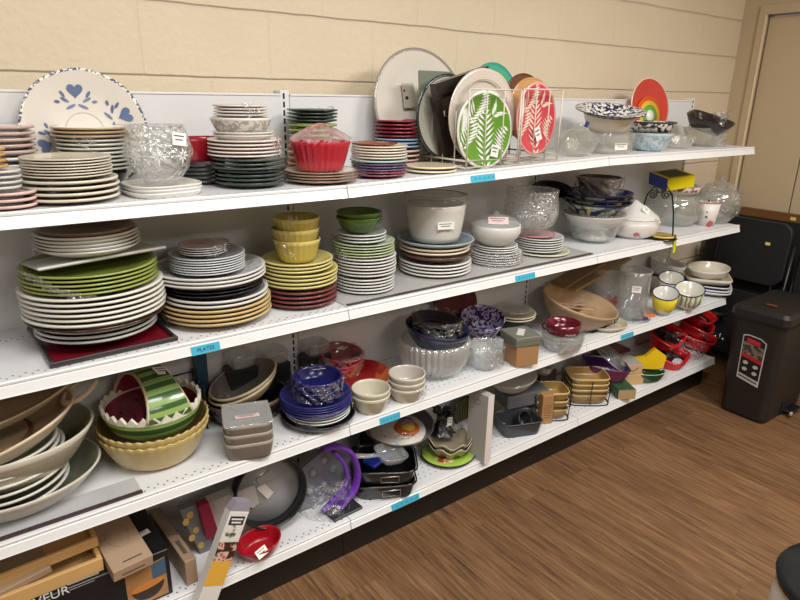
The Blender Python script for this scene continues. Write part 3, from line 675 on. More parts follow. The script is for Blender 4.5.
sp=PT((226,222,214),(30,34,44),60,.5,rough=.25,coat=.4); lb=PT((150,176,186),(196,208,210),80,.5,rough=.25,coat=.4)
stack(P(650,140,1,46,'F',gap=.01),[dict(d='speckled light blue',noun='bowl',n=1,w=44,h=24,hb=24,k='bowl',foot=.5,c=[lb,(180,196,200),lb]),
 dict(d='tan-banded',noun='bowl',n=1,w=44,h=8,hb=14,k='bowl',foot=.6,on='in',c=[(206,176,130),(196,160,110),(210,176,126)]),
 dict(d='black and white patterned',noun='bowl',n=1,w=46,h=11,hb=14,k='bowl',foot=.7,c=[sp,(60,60,64),sp])],'stacked before the rainbow platter',1,top=118,seed=18)
x,y,z,sc=P(679,142,1,30,1.63); g=glassbowl('glass_bowl',x,y,z,15*sc,.06,'small clear glass bowl with paper tag right of the patterned bowls',mat=CG,mod=scal(12,.05)); sticker(g,.026,.02,(0,-15*sc*.92,.045),(-.3,.5,.2))
x,y,z,sc=P(704,140,1,42,1.66); g=glassbowl('cut_glass_bowl',x,y,z,21*sc,.09,'ribbed clear glass bowl holding a dark brown square dish',mat=CG,mod=scal(20,.04),p=.7)
g=tag(lathe('square_dish',sum(bowl_prof(22*sc,.06,.006,.6,.8),[]),matof((44,34,30)),None,(x,y,z+.078),rot=(.3,-.1,.3),mod=sq(4.5),seg=48),'dark brown square dish resting in ribbed glass bowl at the shelf end','dish')
g=boxes('price_sticker',[((.03,.001,.022),(0,0,0),0)],M((236,232,220)),g,loc=(-.03,.05,.035),rot=(.6,0,.3)); g['label']='white price sticker'
tuft('plastic_bag',(x+.10,y-.02,z+.001),.06,.16,'crumpled clear plastic bag at the right end of the top shelf',3)
# ================================================================ SECOND SHELF
s=2
# liner and dark channel strip
li=tag(boxes('shelf_liner',[((1.21,.30,.0015),(1.56,1.69,SZ[2][2]+.0012),0),],M((186,184,182),.3,coat=.4)),'thin grey shelf liner under the yellow and green stacks','shelf liner')
tag(box('channel_strip',(1.20,.014,.003),M((70,62,60),.35),loc=(1.56,1.532,SZ[2][2]+.0012)),'dark plastic strip along front edge of second shelf','plastic strip')
# red tray with big stack
c=P(96,330,2,120,1.685); x,y,z,sc=c
tr=thing('square_tray',(x,y-.0,z+.001),'dark red lacquered square tray under the tall white and lime plate stack','tray',rz=.03); tr.location.x+=.012; x,y=tr.location.x,tr.location.y
R=57*sc
box('tray_base',(R*2-.02,.28,.006),M((118,18,34),.25,coat=.4),tr); 
boxes('tray_edge',[((R*2,.010,.013),(0,-.145,0),.002),((R*2,.010,.013),(0,.145,0),.002),((.010,.28,.013),(-R+.006,0,0),.002),((.010,.28,.013),(R-.006,0,0),.002)],M((44,34,34),.3,coat=.3),tr)
BRN=(92,60,44); LIME=(146,164,52)
gp=PT((86,90,94),(110,114,118),20,.5,rough=.3)
q=stack((x-.002,y-.0,z+.008,sc),[dict(d='dark grey white-rimmed',n=4,w=112,h=32,k='deep',rim=.2,dx=-1,c=[(70,74,78),(200,200,198),(66,68,72)]),
 dict(d='dark brown',n=1,w=128,h=8,dx=0,c=[(74,44,32),(60,36,28)]),
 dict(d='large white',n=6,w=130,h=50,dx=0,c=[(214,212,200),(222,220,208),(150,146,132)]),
 dict(d='lime green',n=5,w=122,h=34,dx=-1,c=[(130,144,62),(144,156,76),(104,116,50)],film='crinkled clear film around the lime green plates',ff=.3)],'on red tray stack',2,top=243,seed=21)
xx,yy,zz=q['cx'],q['cy'],q['z']+.014
sp_=tag(box('square_plate',(.30,.2,.007),M((216,214,208),.25,coat=.4),loc=(xx+.012,yy,zz+.004),rot=(-.13,-.03,.1),bev=.003),'white square platter lying across the lime green plates','plate')
stack((xx+.004,yy,zz+.016,sc),[dict(d='white shallow',noun='bowl',name='bowl',n=5,w=92,h=17,k='deep',rim=.2,c=[(212,212,206),(222,222,216)],film='clear film around the white bowls on square platter',ff=.25),
 dict(d='taupe brown',n=1,w=84,h=8,k='deep',c=[(150,126,104),(140,116,96)])],'above white square platter',2,top=214,seed=22)
# second stack
gl=PT((170,172,172),(206,206,204),60,.5,rough=.3)
stack(P(216,300,2,109,'F',gap=.012),[dict(d='tan',n=4,w=108,h=26,k='coupe',c=[(184,156,104),(198,172,122),(166,138,88)],film='clear film round the tan plates',ff=.22),
 dict(d='white-rimmed grey',n=2,w=102,h=13,k='coupe',dx=1,c=[(150,150,150),(214,212,206),(160,160,158)]),
 dict(d='black',noun='bowl',n=4,w=98,h=28,hb=13,k='bowl',foot=.55,p=.6,t=.003,on='in',dx=-2,c=[(24,24,28),(40,40,44),(20,20,22)],film='clear film round the black bowls',ff=.3),
 dict(d='large grey-white',n=3,w=108,h=17,k='coupe',dx=-4,c=[gl,(216,215,208),(196,194,186)]),
 dict(d='grey',n=7,w=72,h=26,dx=-5,c=[(150,156,162),(200,202,202),(150,152,154)],film='clear film round the seven grey plates',ff=.4),
 dict(d='pale pink-topped',noun='saucer',n=4,w=46,h=14,dx=-9,c=[PT((206,196,190),(180,130,124),18,.55,soft=.2),(210,206,200)],film='clear film over the pink-topped saucers',ff=.5)],'in tan-based stack',2,top=228,seed=23)
# yellow
q=stack(P(300,285,2,77,'F',gap=.035),[dict(d='maroon-rimmed',n=4,w=73,h=21,c=[(140,84,74),(116,56,54),(98,46,44)],film='clear film round maroon-rimmed plates',ff=.2),
 dict(d='yellow',n=4,w=75,h=18,k='coupe',c=[(196,184,106),(208,198,128),(174,160,80)]),
 dict(d='pale yellow',n=3,w=70,h=12,k='coupe',dx=-2,c=[(202,190,116),(212,202,136),(180,166,90)]),
 dict(d='yellow ribbed deep',noun='bowl',n=3,w=46,h=52,hb=26,k='bowl',foot=.72,p=.8,dx=-2,mod=scal(24,.012),key='rib24',c=[(190,172,92),(204,188,110),(184,164,82)],film='loose clear film beside the yellow ribbed bowls',ff=.12)],'in yellow stack',2,top=210,seed=24)
# green bowl / striped
gw=PT((160,180,140),(206,208,190),50,.5,rough=.3)
stack(P(365,275,2,62,'F',gap=.05),[dict(d='thin white',n=5,w=60,h=18,c=[(206,206,200),(214,214,208),(90,92,90)]),  # dark underside colour of the white and pale plates paints shade between them
 dict(d='white deep',noun='bowl',name='bowl',n=1,w=56,h=4,hb=5,k='bowl',foot=.5,on='in',c=[(214,214,208)]),
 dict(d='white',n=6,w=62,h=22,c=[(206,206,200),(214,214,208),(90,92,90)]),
 dict(d='green-patterned',n=5,w=62,h=16,dx=-2,c=[gw,(176,190,150)],film='clear film round green-patterned plates',ff=.35),
 dict(d='small pale',n=3,w=48,h=11,dx=-3,c=[(180,184,176),(206,210,204),(80,84,80)]),
 dict(d='dark green',noun='bowl',n=2,w=44,h=24,hb=18,k='bowl',foot=.5,p=.55,dx=-6,c=[(74,100,44),(88,116,54),(80,108,48)],film='clear film round the dark green bowls',ff=.35)],'in striped stack',2,top=203,seed=25)
# white pot with glass lid
blu=PT((70,104,130),(150,150,138),6,.45,soft=.2,rough=.25)
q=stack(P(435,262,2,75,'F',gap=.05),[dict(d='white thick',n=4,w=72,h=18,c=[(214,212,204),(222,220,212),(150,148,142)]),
 dict(d='walnut brown',n=1,w=72,h=9,k='deep',c=[(88,56,36),(96,62,40)]),
 dict(d='cream',n=2,w=70,h=10,k='deep',rim=.14,dx=-1,c=[(216,200,170),(224,210,184)]),
 dict(d='blue-centred grey',n=1,w=76,h=6,k='deep',rim=.18,c=[blu,(150,166,176),(176,176,170)])],'below white pot',2,top=226,seed=26)
x,y,z,sc=q['cx'],q['cy'],q['z']+.004,q['sc']; x-=CR.x*.006; R=29.5*sc; Ht=zat(x+.0,y+R*.6,202)-z
g=thing('casserole_pot',(x,y,z+.006),'white round casserole pot with glass lid on the blue-centred plate','pot',rz=facing(x,y))
lathe('pot_body',sum(bowl_prof(R,Ht,.006,.8,.7),[]),matof((212,209,202)),g)
lathe('glass_lid',[(R*1.0,Ht+.004),(R*1.04,Ht+.014),(R*1.03,Ht+.03),(R*.8,Ht+.032),(R*.3,Ht+.027),(0,Ht+.025)],G((225,228,226),.18,kind='glass4',bump=.3,bs=20),g)
tube('lid_ring',[(R*1.04*math.cos(a),R*1.04*math.sin(a),Ht+.031) for a in [2*PI*k/40 for k in range(40)]],.0015,M((190,195,190),.1),g,closed=True,seg=5)
sticker(g,.062,.026,(R*.34,-R*.915,Ht*.52),(0,0,.38),label='white label with red print')
# white lidded casserole on plates
q=stack(P(495,258,2,50,'F',gap=.06),[dict(d='white',n=5,w=52,h=18,c=[(206,206,202),(216,216,212)],film='glossy clear film round the white plates by the pot',ff=.5),
 dict(d='white small',n=3,w=44,h=10,c=[(206,206,202),(216,216,212)])],'below lidded casserole',2,top=237,seed=27)
x,y,z,sc=q['cx'],q['cy'],q['z']+.004,q['sc']; x-=CR.x*.012; R=25*sc; Ht=zat(x,y+R,208)-z
g=thing('lidded_casserole',(x,y,z+.002),'white oval casserole with domed glass lid and paper label','casserole',rz=facing(x,y))
lathe('pot_body',[(0,0),(.6*R,0),(.9*R,.22*Ht),(1.02*R,.42*Ht),(R,.56*Ht),(.97*R,.62*Ht),(.9*R,.58*Ht),(.86*R,.4*Ht),(0,.05*Ht)],matof((214,212,206)),g)
lathe('glass_lid',[(.98*R,.64*Ht),(.8*R,.78*Ht),(.4*R,.89*Ht),(.12*R,.92*Ht),(.1*R,Ht),(0,Ht)],G((228,230,228),.3,kind='glass4',bump=.3,bs=20),g)
sticker(g,.075,.035,(R*.1,-R*.72,.82*Ht),(-.9,0,.1),col=(226,200,196),label='pink-edged paper label')
# crystal bowl on plates
q=stack(P(541,250,2,54,'F',gap=.05),[dict(d='cream lattice-edged',n=1,w=56,h=4,sc=20,amp=.02,c=[(218,212,186)]),
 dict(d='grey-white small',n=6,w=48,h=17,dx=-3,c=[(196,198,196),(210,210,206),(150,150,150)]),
 dict(d='pink-rimmed',n=1,w=40,h=3,dx=-8,c=[(214,180,176),(200,120,126)])],'below large crystal bowl',2,top=228,seed=28)
x,y,z,sc=q['cx'],q['cy'],q['z']+.003,q['sc']; x-=CR.x*.03; y+=.01; R=27*sc; Ht=zat(x,y,190)-z
g=thing('crystal_bowl',(x,y,z+.004),'tall clear cut crystal bowl standing on pink-rimmed plate','bowl',rz=facing(x,y))
lathe('bowl_body',[(0,.002),(.4*R,0),(.5*R,.02*Ht),(.85*R,.2*Ht),(R,.42*Ht),(.98*R,.65*Ht),(.93*R,.85*Ht),(.95*R,Ht),(.9*R,Ht),(.9*R,.65*Ht),(.9*R,.42*Ht),(.75*R,.22*Ht),(0,.06*Ht)],CUT,g)
starcut(g,R*.97,Ht,4,M((236,238,238),.2))
# blue bowls in white compote in glass bowl
x,y,z,sc=P(591,250,2,60,'F',gap=.055); CLG=G((238,240,238),.10,bump=.15,bs=12,kind='glass5')
g=tag(lathe('glass_bowl',sum(bowl_prof(29*sc,zat(x,y-.1,215)-z,.004,.5,.5),[]),CLG,None,(x,y,z)),'large plain clear glass bowl holding a white pedestal dish','bowl')
zt=z+.012; Hc=zat(x,y,214)-zt
g=thing('pedestal_dish',(x,y,zt),'white pedestal dish inside large clear glass bowl','compote')
lathe('pedestal_foot',[(0,0),(15*sc,0),(14*sc,.012),(9*sc,Hc*.35),(10*sc,Hc*.42),(0,Hc*.42)],matof((210,207,200)),g); lathe('dish_top',[(0,Hc*.4),(12*sc,Hc*.42),(24*sc,Hc*.6),(30*sc,Hc),(31*sc,Hc+.006),(29*sc,Hc+.004),(22*sc,Hc*.66),(0,Hc*.5)],matof((216,212,204)),g)
cb=PT((24,34,90),(206,196,110),26,.5,kind='noise',rough=.2,coat=.5,c3=(120,160,190)); NAVY=(20,30,96)
q=stack((x+.004,y,zt+Hc-.012,sc),[dict(d='blue and yellow patterned',noun='bowl',n=3,w=66,h=26,hb=17,k='bowl',foot=.45,p=.6,c=[NAVY,(26,26,40),cb])],'in pedestal dish',2,top=187,seed=29)
x2,y2,z2=q['cx'],q['cy'],q['z']; g=glassbowl('wrapped_bowl',x2-CR.x*.0,y2-.0,z2-.03,22*sc,zat(x2,y2,176)-z2+.025,'dark brown bowl in crumpled clear film on the blue patterned bowls',mat=PT((70,62,58),(120,108,100),14,.5,rough=.2,coat=.6,soft=.25),foot=.5)
film(x2,y2,z2-.025,zat(x2,y2,175),22*sc,'shiny crumpled film over the dark brown bowl',frac=.5,seed=31)
t,R,p=lean('black_tray',552,189,PY-.03,60,'flat black handled tray behind the crystal bowl, against panel','tray',.08); prism('tray_base',ell(0,0,R,R*.25,24)+[],.01,M((24,24,28),.3,coat=.4),t,rot=(0,.15,0)); tube('tray_rim',[(R*math.cos(a),-.006,R*.25*math.sin(a)) for a in [2*PI*k/30 for k in range(30)]],.004,M((30,30,34),.3),t,rot=(0,.15,0),closed=True)
# white casserole with conical top
x,y,z,sc=P(632,232,2,48,'F',gap=.045); R=24*sc; Hh=zat(x,y,200)-z
fl=PT((214,208,200),(176,96,96),26,.66,soft=.03,rough=.3)
g=thing('tureen',(x,y,z),'white tureen with rosy flowers and cone-shaped lid in clear plastic','tureen',rz=facing(x,y))
lathe('tureen_body',[(0,.001),(.7*R,0),(.95*R,.12*Hh),(1.04*R,.32*Hh),(R,.52*Hh),(.94*R,.5*Hh),(0,.1*Hh)],fl,g); lathe('tureen_lid',[(1.0*R,.53*Hh),(.92*R,.6*Hh),(.45*R,.84*Hh),(.12*R,.96*Hh),(.06*R,Hh),(0,Hh)],matof((218,214,208)),g)
sticker(g,.034,.028,(R*.42,-R*.5,.80*Hh),(-.6,.6,.3))
film(x,y,z+.01,z+Hh*.6,R*1.05,'clear plastic round the flowered tureen',frac=.35,seed=33)
# metal plate stand in front
x,y,z,sc=P(655,228,2,34,'F',gap=.0); y=FY+.075; IRON=M((26,22,22),.4,metal=.6); hh=zat(x,y,187)-z; w_=16*sc
g=thing('plate_stand',(x,y,z),'black scrolled wire plate stand at the shelf front with yellow dish','plate stand',rz=facing(x,y)*.75)
tube('side_wire',[(-w_,-.03,.012),(-w_*.95,.0,hh*.5),(-w_*.7,.012,hh*.85),(-w_*.35,.012,hh),(-.003,.012,hh*.88)],.0036,IRON,g); tube('side_wire',[(w_,-.03,.012),(w_*.95,.0,hh*.5),(w_*.75,.012,hh*.85),(w_*.4,.012,hh),(.003,.012,hh*.88)],.0036,IRON,g)
for sx in (-1,1):
    tube('scroll',[(sx*w_*(.38+.30*(1-k/26)*math.cos(k*.55)),.012,hh*.84+w_*.30*(1-k/26)*math.sin(k*.55)) for k in range(22)],.003,IRON,g,seg=6)
    tube('foot_wire',[(sx*w_,-.03,.012),(sx*w_,-.062,.006),(sx*w_,-.066,.03)],.0036,IRON,g)
tubes('base_wire',[([(-w_,-.03,.012),(w_,-.03,.012)],.0036),([(-w_,-.06,.006),(w_,-.06,.006)],.0036)],IRON,g)
tag(lathe('oval_dish',[(0,0),(.05,0),(.064,.008),(.062,.011),(0,.004)],matof((214,186,96)),None,(x+.012,y-.035,z+.006)),'small yellow dish lying at foot of the wire plate stand','dish')
g=tag(lathe('black_coaster',[(0,0),(.07,0),(.072,.004),(0,.004)],M((30,26,26),.3),None,(x+.010,y-.03,z)),'flat black base under the small yellow dish','coaster')
# fish bowl with white dish and box
x,y,z,sc=P(672,225,2,54,1.725); R=28*sc; Hh=zat(x,y,194)-z
g=thing('glass_fish_bowl',(x,y,z),'large round clear glass bowl behind the wire plate stand','bowl')
lathe('bowl_body',roseprof(R,Hh,.004,.72),G((236,240,238),.14,bump=.35,bs=16,kind='glass6'),g)
g=tag(lathe('round_dish',[(0,.0),(.55*R,0),(.72*R,.02),(.78*R,.045),(.74*R,.045),(.68*R,.022),(0,.006)],[matof((210,204,192)),PT((206,190,180),(150,80,70),50,.5)],None,(x+.01,y,z+Hh+.001),midx=[0,0,1,0,0,0]),'white round dish with reddish band resting on glass fish bowl','dish')
bx=thing('cardboard_carton',(x-.07,y+.0,z+Hh+.049),'blue and yellow carton resting tilted on the white round dish','box',rot=(.10,-.12,facing(x,y)+.62))
box('carton_body',(.15,.16,.062),M((222,206,20),.35),bx,bev=.002); box('blue_end',(.0012,.158,.061),M((30,44,150),.4),bx,loc=(-.0755,0,.0003)); box('carton_top',(.11,.12,.001),M((66,64,30),.35),bx,loc=(0,0,.0622))
# cup
x,y,z,sc=P(707,218,2,20,'F',gap=.05); Hh=zat(x,y,202)-z; CP_=PT((226,220,212),(206,110,106),16,.6,rough=.4,soft=.02)
g=thing('paper_cup',(x,y,z),'white paper cup with coral flowers and red rim at shelf end','cup',rz=facing(x,y))
lathe('cup_body',[(0,.001),(7.5*sc,0),(10.5*sc,Hh),(10*sc,Hh),(7*sc,.004),(0,.004)],CP_,g); tube('cup_rim',[(10.5*sc*math.cos(a),10.5*sc*math.sin(a),Hh) for a in [2*PI*k/24 for k in range(24)]],.002,matof((176,60,66)),g,closed=True)
boxes('letter_marks',[((.008,.0008,.012),(-.004,-9.3*sc,.045+.028*k),0) for k in range(4)],M((60,60,60)),g)
x,y,z,sc=P(716,212,2,40,1.63); R=21*sc; Hh=zat(x,y,176)-z
g=thing('glass_jar_bowl',(x,y,z),'clear glass bowl with lid and bubble wrap at the end of second shelf','bowl')
lathe('bowl_body',roseprof(R,Hh*.72,.004,.7),G((236,240,236),.14,bump=.2,bs=14,kind='glass6'),g); lathe('glass_lid',[(R*.75,Hh*.73),(R*.6,Hh*.82),(R*.2,Hh*.9),(R*.1,Hh*.93),(R*.12,Hh),(0,Hh)],G((226,230,224),.2,bump=.3,bs=20,kind='glass7'),g)
film(x,y,z+.05,z+Hh*.7,R*.98,'bubble wrap round the lidded glass bowl',frac=.42,seed=35)
# yellow tag hanging from the lip
p=ony(675,240,FY-.008); g=tag(link('yellow_tape',*[mesh('yellow_tape',*(lambda:( [(x_*.011+.006*math.sin(u*2.5),-.001-.002*u,-.012-.058*u) for u in [k/8 for k in range(9)] for x_ in (-1,1)],[[2*k,2*k+1,2*k+3,2*k+2] for k in range(8)]))())],M((214,220,20),.5),loc=(p.x,FY-.007,surf(2,p.x)+.004)),'curled bright yellow tape hanging from second shelf lip','tape')
sm=g.modifiers.new('thickness','SOLIDIFY'); sm.thickness=.0008
# ---- cyan tape labels on the lips
def tape(px0,px1,py,s_,word,lab,ysh=0):
    a,b=ony(px0,py,FY-.004),ony(px1,py,FY-.004); xm=(a.x+b.x)/2; L=abs(b.x-a.x); sl=math.atan((surf(s_,b.x)-surf(s_,a.x))/L)
    t=thing('tape_label',(xm,FY-.0045,surf(s_,xm)-.024),lab,'tape label',rot=(math.atan2(-.005,.024)*-1*-1,-sl,0),group='cyan tape labels on the shelf lips')
    box('tape',(L,.0008,.0235),M((70,176,204),.45),t,loc=(0,0,-.0115)); INK=M((24,50,120),.5)
    if word: text('lettering',word,.017*min(1,L/.09),INK,t,(0,-.0008,0),(PI/2,0,0))
    else:
        rg=random.Random(int(px0)); V=[]
        for k in range(5): 
            xx=-L*.36+L*.72*k/4; V.append(([(xx,-.0008,-.004+.001*rg.random()),(xx+L*.04,-.0008,.004),(xx+L*.08,-.0008,-.003)],.0006))
        tubes('handwriting',V,INK,t,seg=4)
tape(191,220,347,2,'PLATES','cyan tape label reading PLATES below the tan plate stack')
tape(516,535,275,2,'','small cyan tape label on second shelf lip below crystal bowl')
tape(471,495,178,1,'','cyan tape label on top shelf lip under wire rack')
tape(380,400,417,3,'','cyan tape label on third shelf lip below small cream bowls')
tape(621,633,337,3,'','cyan tape label on third shelf lip below the cream tart dish')
tape(392,419,497,4,'','cyan tape label on bottom shelf lip below the black roaster')
# ================================================================ THIRD SHELF
s=3; S3=lambda x: surf(3,x)
GRN=PT((150,150,128),(70,92,58),7,.6,soft=.12,rough=.3)
def xyz(px,py,Y): p=ony(px,py,Y); return p.x,Y,p.z
CB=(198,188,166)
Y=1.695; cx=ony(14,480,Y).x; z=S3(cx); sc=dep((cx,Y,z))/FPX
def ovalbowl(name,x,y,z,R,H,cols,label,sx=1.2,foot=.5,p=.6,rz=0,rot=None,cat='bowl',t=.006):
    o,i=bowl_prof(R,H,t,foot,p); mi=[2]*(len(o)-2)+[1]*3+[0]*(len(i)-2); mi=mi[:len(o)+len(i)-1]
    cs=[matof(c) for c in cols]; cs+= [cs[0]]*(3-len(cs))
    g=lathe(name,o+i,cs,None,(x,y,z),rot or (0,0,rz),44,mod=lambda a,r,zz:(r*math.cos(a)*sx,r*math.sin(a),zz),midx=mi); return tag(g,label,cat)
R=.172; zr1=zat(cx+R*1.22,Y,447); H1=zr1-z
ovalbowl('serving_bowl',cx,Y,z,R,H1,[GRN,(206,200,184),(190,184,168)],'large cream serving bowl with green leaves, lowest at left of third shelf',1.22,foot=.55)
q=stack((cx-.02,Y,z+.022,sc),[dict(d='white-rimmed olive',n=5,w=114,h=36,k='deep',rim=.22,c=[GRN,(214,212,200),(120,116,96)])],'in lowest serving bowl',3,top=None,seed=41,jit=.001)
z2=z+.022+H1*.62; zr2=zat(cx+R*1.2,Y,411); 
ovalbowl('serving_bowl',cx,Y,z2,R*.98,zr2-z2,[GRN,(206,200,184),(176,168,148)],'upper cream serving bowl with green leaves, under the tilted wooden dish',1.22,foot=.5)
q=stack((cx-.02,Y,z2+.02,sc),[dict(d='white-rimmed grey-green',n=4,w=106,h=24,k='deep',rim=.2,c=[GRN,(214,212,200),(130,124,106)])],'in upper serving bowl',3,seed=42,jit=.001)
z3=q['z']+.004; ovalbowl('brown_bowl',cx-.05,Y,z3,.105,.03,[(110,78,42),(120,86,48),(104,72,38)],'tan brown bowl between plates and tilted oval dish',1.1)
WD=PT((160,136,108),(176,152,124),9,.5,kind='noise',soft=.35,rough=.4,stretch=(1,9,1)); WDR=M((214,196,170),.35)
hp=ony(97,401,1.66); g=thing('oval_dish',(hp.x-.235,1.665,hp.z-.066),'long oval beige dish with loop handle, tilted on top of the left bowls','dish',rot=(.03,-.24,.02))
o_,i_=bowl_prof(.13,.055,.006,.6,.7); lathe('dish_body',o_+i_,[WD,WDR],g,mod=lambda a,r,zz:(r*math.cos(a)*1.6,r*math.sin(a),zz),midx=[1]*(len(o_)+1)+[0]*(len(i_)-2))
tube('loop_handle',[(.218+.045*math.cos(a),.04*math.sin(a),.056+.012*math.cos(a)) for a in [2*PI*k/20 for k in range(20)]],.008,WDR,g,closed=True,flat=.6)
g=thing('oval_dish',(hp.x-.22,1.72,hp.z-.005),'second beige oval dish behind, its loop handle under the shelf above','dish',rot=(.08,-.2,.02))
lathe('dish_body',o_+i_,[WD,WDR],g,mod=lambda a,r,zz:(r*math.cos(a)*1.55,r*math.sin(a)*.8,zz*.7),midx=[1]*(len(o_)+1)+[0]*(len(i_)-2)); tube('loop_handle',[(.205+.045*math.cos(a),.04*math.sin(a),.042+.01*math.cos(a)) for a in [2*PI*k/20 for k in range(20)]],.008,WDR,g,closed=True,flat=.6)
# clear strip with dark magnetic edge
xe=ony(143,495,1.53).x
tag(box('clear_strip',(.5,.075,.002),G((240,242,244),.25,kind='glass8'),loc=(xe-.25,FY+.062,.5505)),'clear plastic ticket strip lying on left front of third shelf','plastic strip')
tag(box('dark_strip',(.5,.014,.004),M((66,50,56),.4),loc=(xe-.25,FY+.020,.5505)),'dark magnetic strip along left front edge of third shelf','plastic strip')
# watermelon basket on scalloped bowls
q=stack(place(160,470,3,104,foot=.62),[dict(d='yellow scalloped',noun='bowl',n=2,w=104,h=36,hb=30,k='bowl',foot=.62,p=.6,mod=scal(36,.012,51*.0023,zamp=.003),key='sc36',c=[(170,146,88),(186,164,104),(190,168,108)],t=.006,on='in')],'under the watermelon basket',3,seed=43)
x,y,z,sc=q['cx'],q['cy'],q['z']+.034,q['sc']; R=45*sc; MEL=[M((56,92,46),.25,coat=.4),M((142,172,98),.25,coat=.4),M((150,54,76),.3,coat=.3),M((236,232,214),.3),M((40,24,26),.3)]
g=thing('watermelon_basket',(x,y,z),'watermelon-shaped ceramic basket with pink inside and zigzag rim on yellow bowls','basket',rz=facing(x,y)+.42,rot=None); g.rotation_euler=(0,0,facing(x,y)+.35)
Hb=R*.80
pr=[(0,.001)]+[(R*math.sin(a),Hb-Hb*math.cos(a)*1.0) for a in [PI/2*k/9 for k in range(1,10)]]; pr=[(r,zz) for r,zz in pr]
lathe('rind',pr,[MEL[0],MEL[1]],g,seg=56,midx=[0,0,1,0,1,0,1,0,1])
lathe('flesh',[(0,.008)]+[((R-.006)*math.sin(a),Hb-(Hb-.008)*math.cos(a)) for a in [PI/2*k/8 for k in range(1,9)]],MEL[2],g,seg=56)
V=[];F=[]; n=56
for k in range(n):
    a=2*PI*k/n; zt_=Hb+(.018 if k%2 else 0.002)
    V+=[((R+.001)*math.cos(a),(R+.001)*math.sin(a),Hb-.006),((R+.003)*math.cos(a),(R+.003)*math.sin(a),zt_),((R-.006)*math.cos(a),(R-.006)*math.sin(a),zt_),((R-.008)*math.cos(a),(R-.008)*math.sin(a),Hb-.006)]
for k in range(n):
    a=4*k;b=4*((k+1)%n)
    F+=[[a,b,b+1,a+1],[a+1,b+1,b+2,a+2],[a+2,b+2,b+3,a+3]]
link('zigzag_rim',mesh('zigzag_rim',V,F,smooth=False),MEL[3],g)
Ha=R*.80; wv=.31*R
def arch(rad,dz,w0,w1,mats,name,ms,close=0):
    V=[];F=[];MI=[];N=22
    for k in range(N+1):
        ph=PI*k/N; ww=w0+(w1-w0)*(1-math.sin(ph)); 
        for j in range(7):
            u=-1+2*j/6; xx=u*ww; rr=math.sqrt(max(rad*rad-xx*xx*.55,0)); V.append((xx,-rr*math.cos(ph),Hb+dz+(Ha-(R-rad))*math.sin(ph)*rr/rad))
    for k in range(N):
        for j in range(6): F.append([k*7+j,k*7+j+1,(k+1)*7+j+1,(k+1)*7+j]); MI.append(k%2 if ms else 0)
    return link(name,mesh(name,V,F,MI),mats,g)
arch(R*1.0,0,wv*.9,wv*1.5,[MEL[0],MEL[1]],'handle_rind',True); arch(R*.93,0,wv*.88,wv*1.45,[MEL[2]],'handle_flesh',False)
for sgn in (-1,1):
    P_=[]
    for k in range(21):
        ph=PI*k/20; ww=(wv*.9+(wv*.6)*(1-math.sin(ph)))*sgn; rr=math.sqrt(R*R*.93-ww*ww*.55); P_.append((ww,-rr*math.cos(ph),Hb+(Ha-.004)*math.sin(ph)*rr/R))
    tube('handle_edge',P_,.0055,M((206,190,160),.35),g,seg=6)
V=[];F=[]
for k,(a,e) in enumerate([(.4,.7),(1.1,.5),(1.9,.75),(2.6,.5),(.9,.95),(2.2,1.05),(1.5,.85),(5.2,.8),(4.4,.7),(3.3,.8),(5.9,.6),(1.6,1.2)]):
    rr=R-.009; c=Vector((rr*math.sin(e)*math.cos(a),rr*math.sin(e)*math.sin(a),Hb-(Hb-.012)*math.cos(e))); d=Vector((0,0,Hb))-c; d.normalize(); u=d.cross(Vector((0,0,1))).normalized(); v=d.cross(u); o=len(V)
    V+=[c+d*.003+u*.004,c+d*.003+v*.007,c+d*.003-u*.004,c+d*.003-v*.007]; F.append([o,o+1,o+2,o+3])
link('seeds',mesh('seeds',V,F,smooth=False),MEL[4],g)
sticker(g,.06,.03,(wv*.6,-R*.28,Hb+Ha*.99),(-1.0,.35,.5),label='white paper tag')
# dark casserole + tilted beige bowls
x,y,z=xyz(248,402,1.76); z=S3(x); g=ovalbowl('roasting_dish',x,y,z,.105,.075,[(60,52,46),(110,98,84),(50,44,40)],'dark oval dish with pale rim behind the square grey tins',1.3,foot=.7)
for k in range(2):
    g=ovalbowl('beige_bowl',x+.003*k,y-.005,z+.072+.016*k,.094,.055,[(120,116,108),(196,182,150),(176,158,122)],'%s of two beige bowls tilted in clear film behind grey tins'%('lower','upper')[k],1.28,foot=.45,rot=(-.02,-.3,.12))
film(x,y-.005,z+.09,z+.155,.098,'clear film over the tilted beige bowls',frac=.4,seed=44)
# low glass squares behind
for k,(a,b) in enumerate(((240,357),(273,353),(315,345))):
    x,y,z=xyz(a,b,1.825); sc=dep((x,y,z))/FPX
    bs=tag(box('baking_pan',(.10,.07,z-S3(x)-.03),M((40,40,44),.4),loc=(x,y,S3(x)+.001),bev=.006),('black baking pan supporting the leftmost glass dish','black baking pan supporting the middle glass dish','black baking pan behind the blue bowls')[k],'baking pan')
    g=tag(lathe('glass_dish',sum(bowl_prof(.045,.04,.004,.85,.8),[]),G((236,238,238),.3,bump=.4,bs=30,kind='glass9'),None,(x,y,z-.026),mod=sq(4.5),seg=40),('leftmost','middle','rightmost')[k]+' of three square glass dishes at the back of third shelf','dish')
x,y,z=xyz(203,395,1.84); tag(box('teal_box',(.035,.03,zat(x,y,352)-S3(x)),M((26,70,96),.4),loc=(x,y,S3(x)+.001)),'narrow dark teal box standing behind the watermelon basket','box')
x,y,z=xyz(170,395,1.80); t_=thing('wire_basket',(x,y,S3(x)+.001),'dark wire basket in shadow behind the watermelon basket','basket'); 
for k in range(5): tubes('basket_wire',[([(-.09,-.05,.02+.035*k),(.09,-.05,.02+.035*k),(.09,.05,.02+.035*k),(-.09,.05,.02+.035*k)],.0025,True)],M((30,28,30),.4),t_)
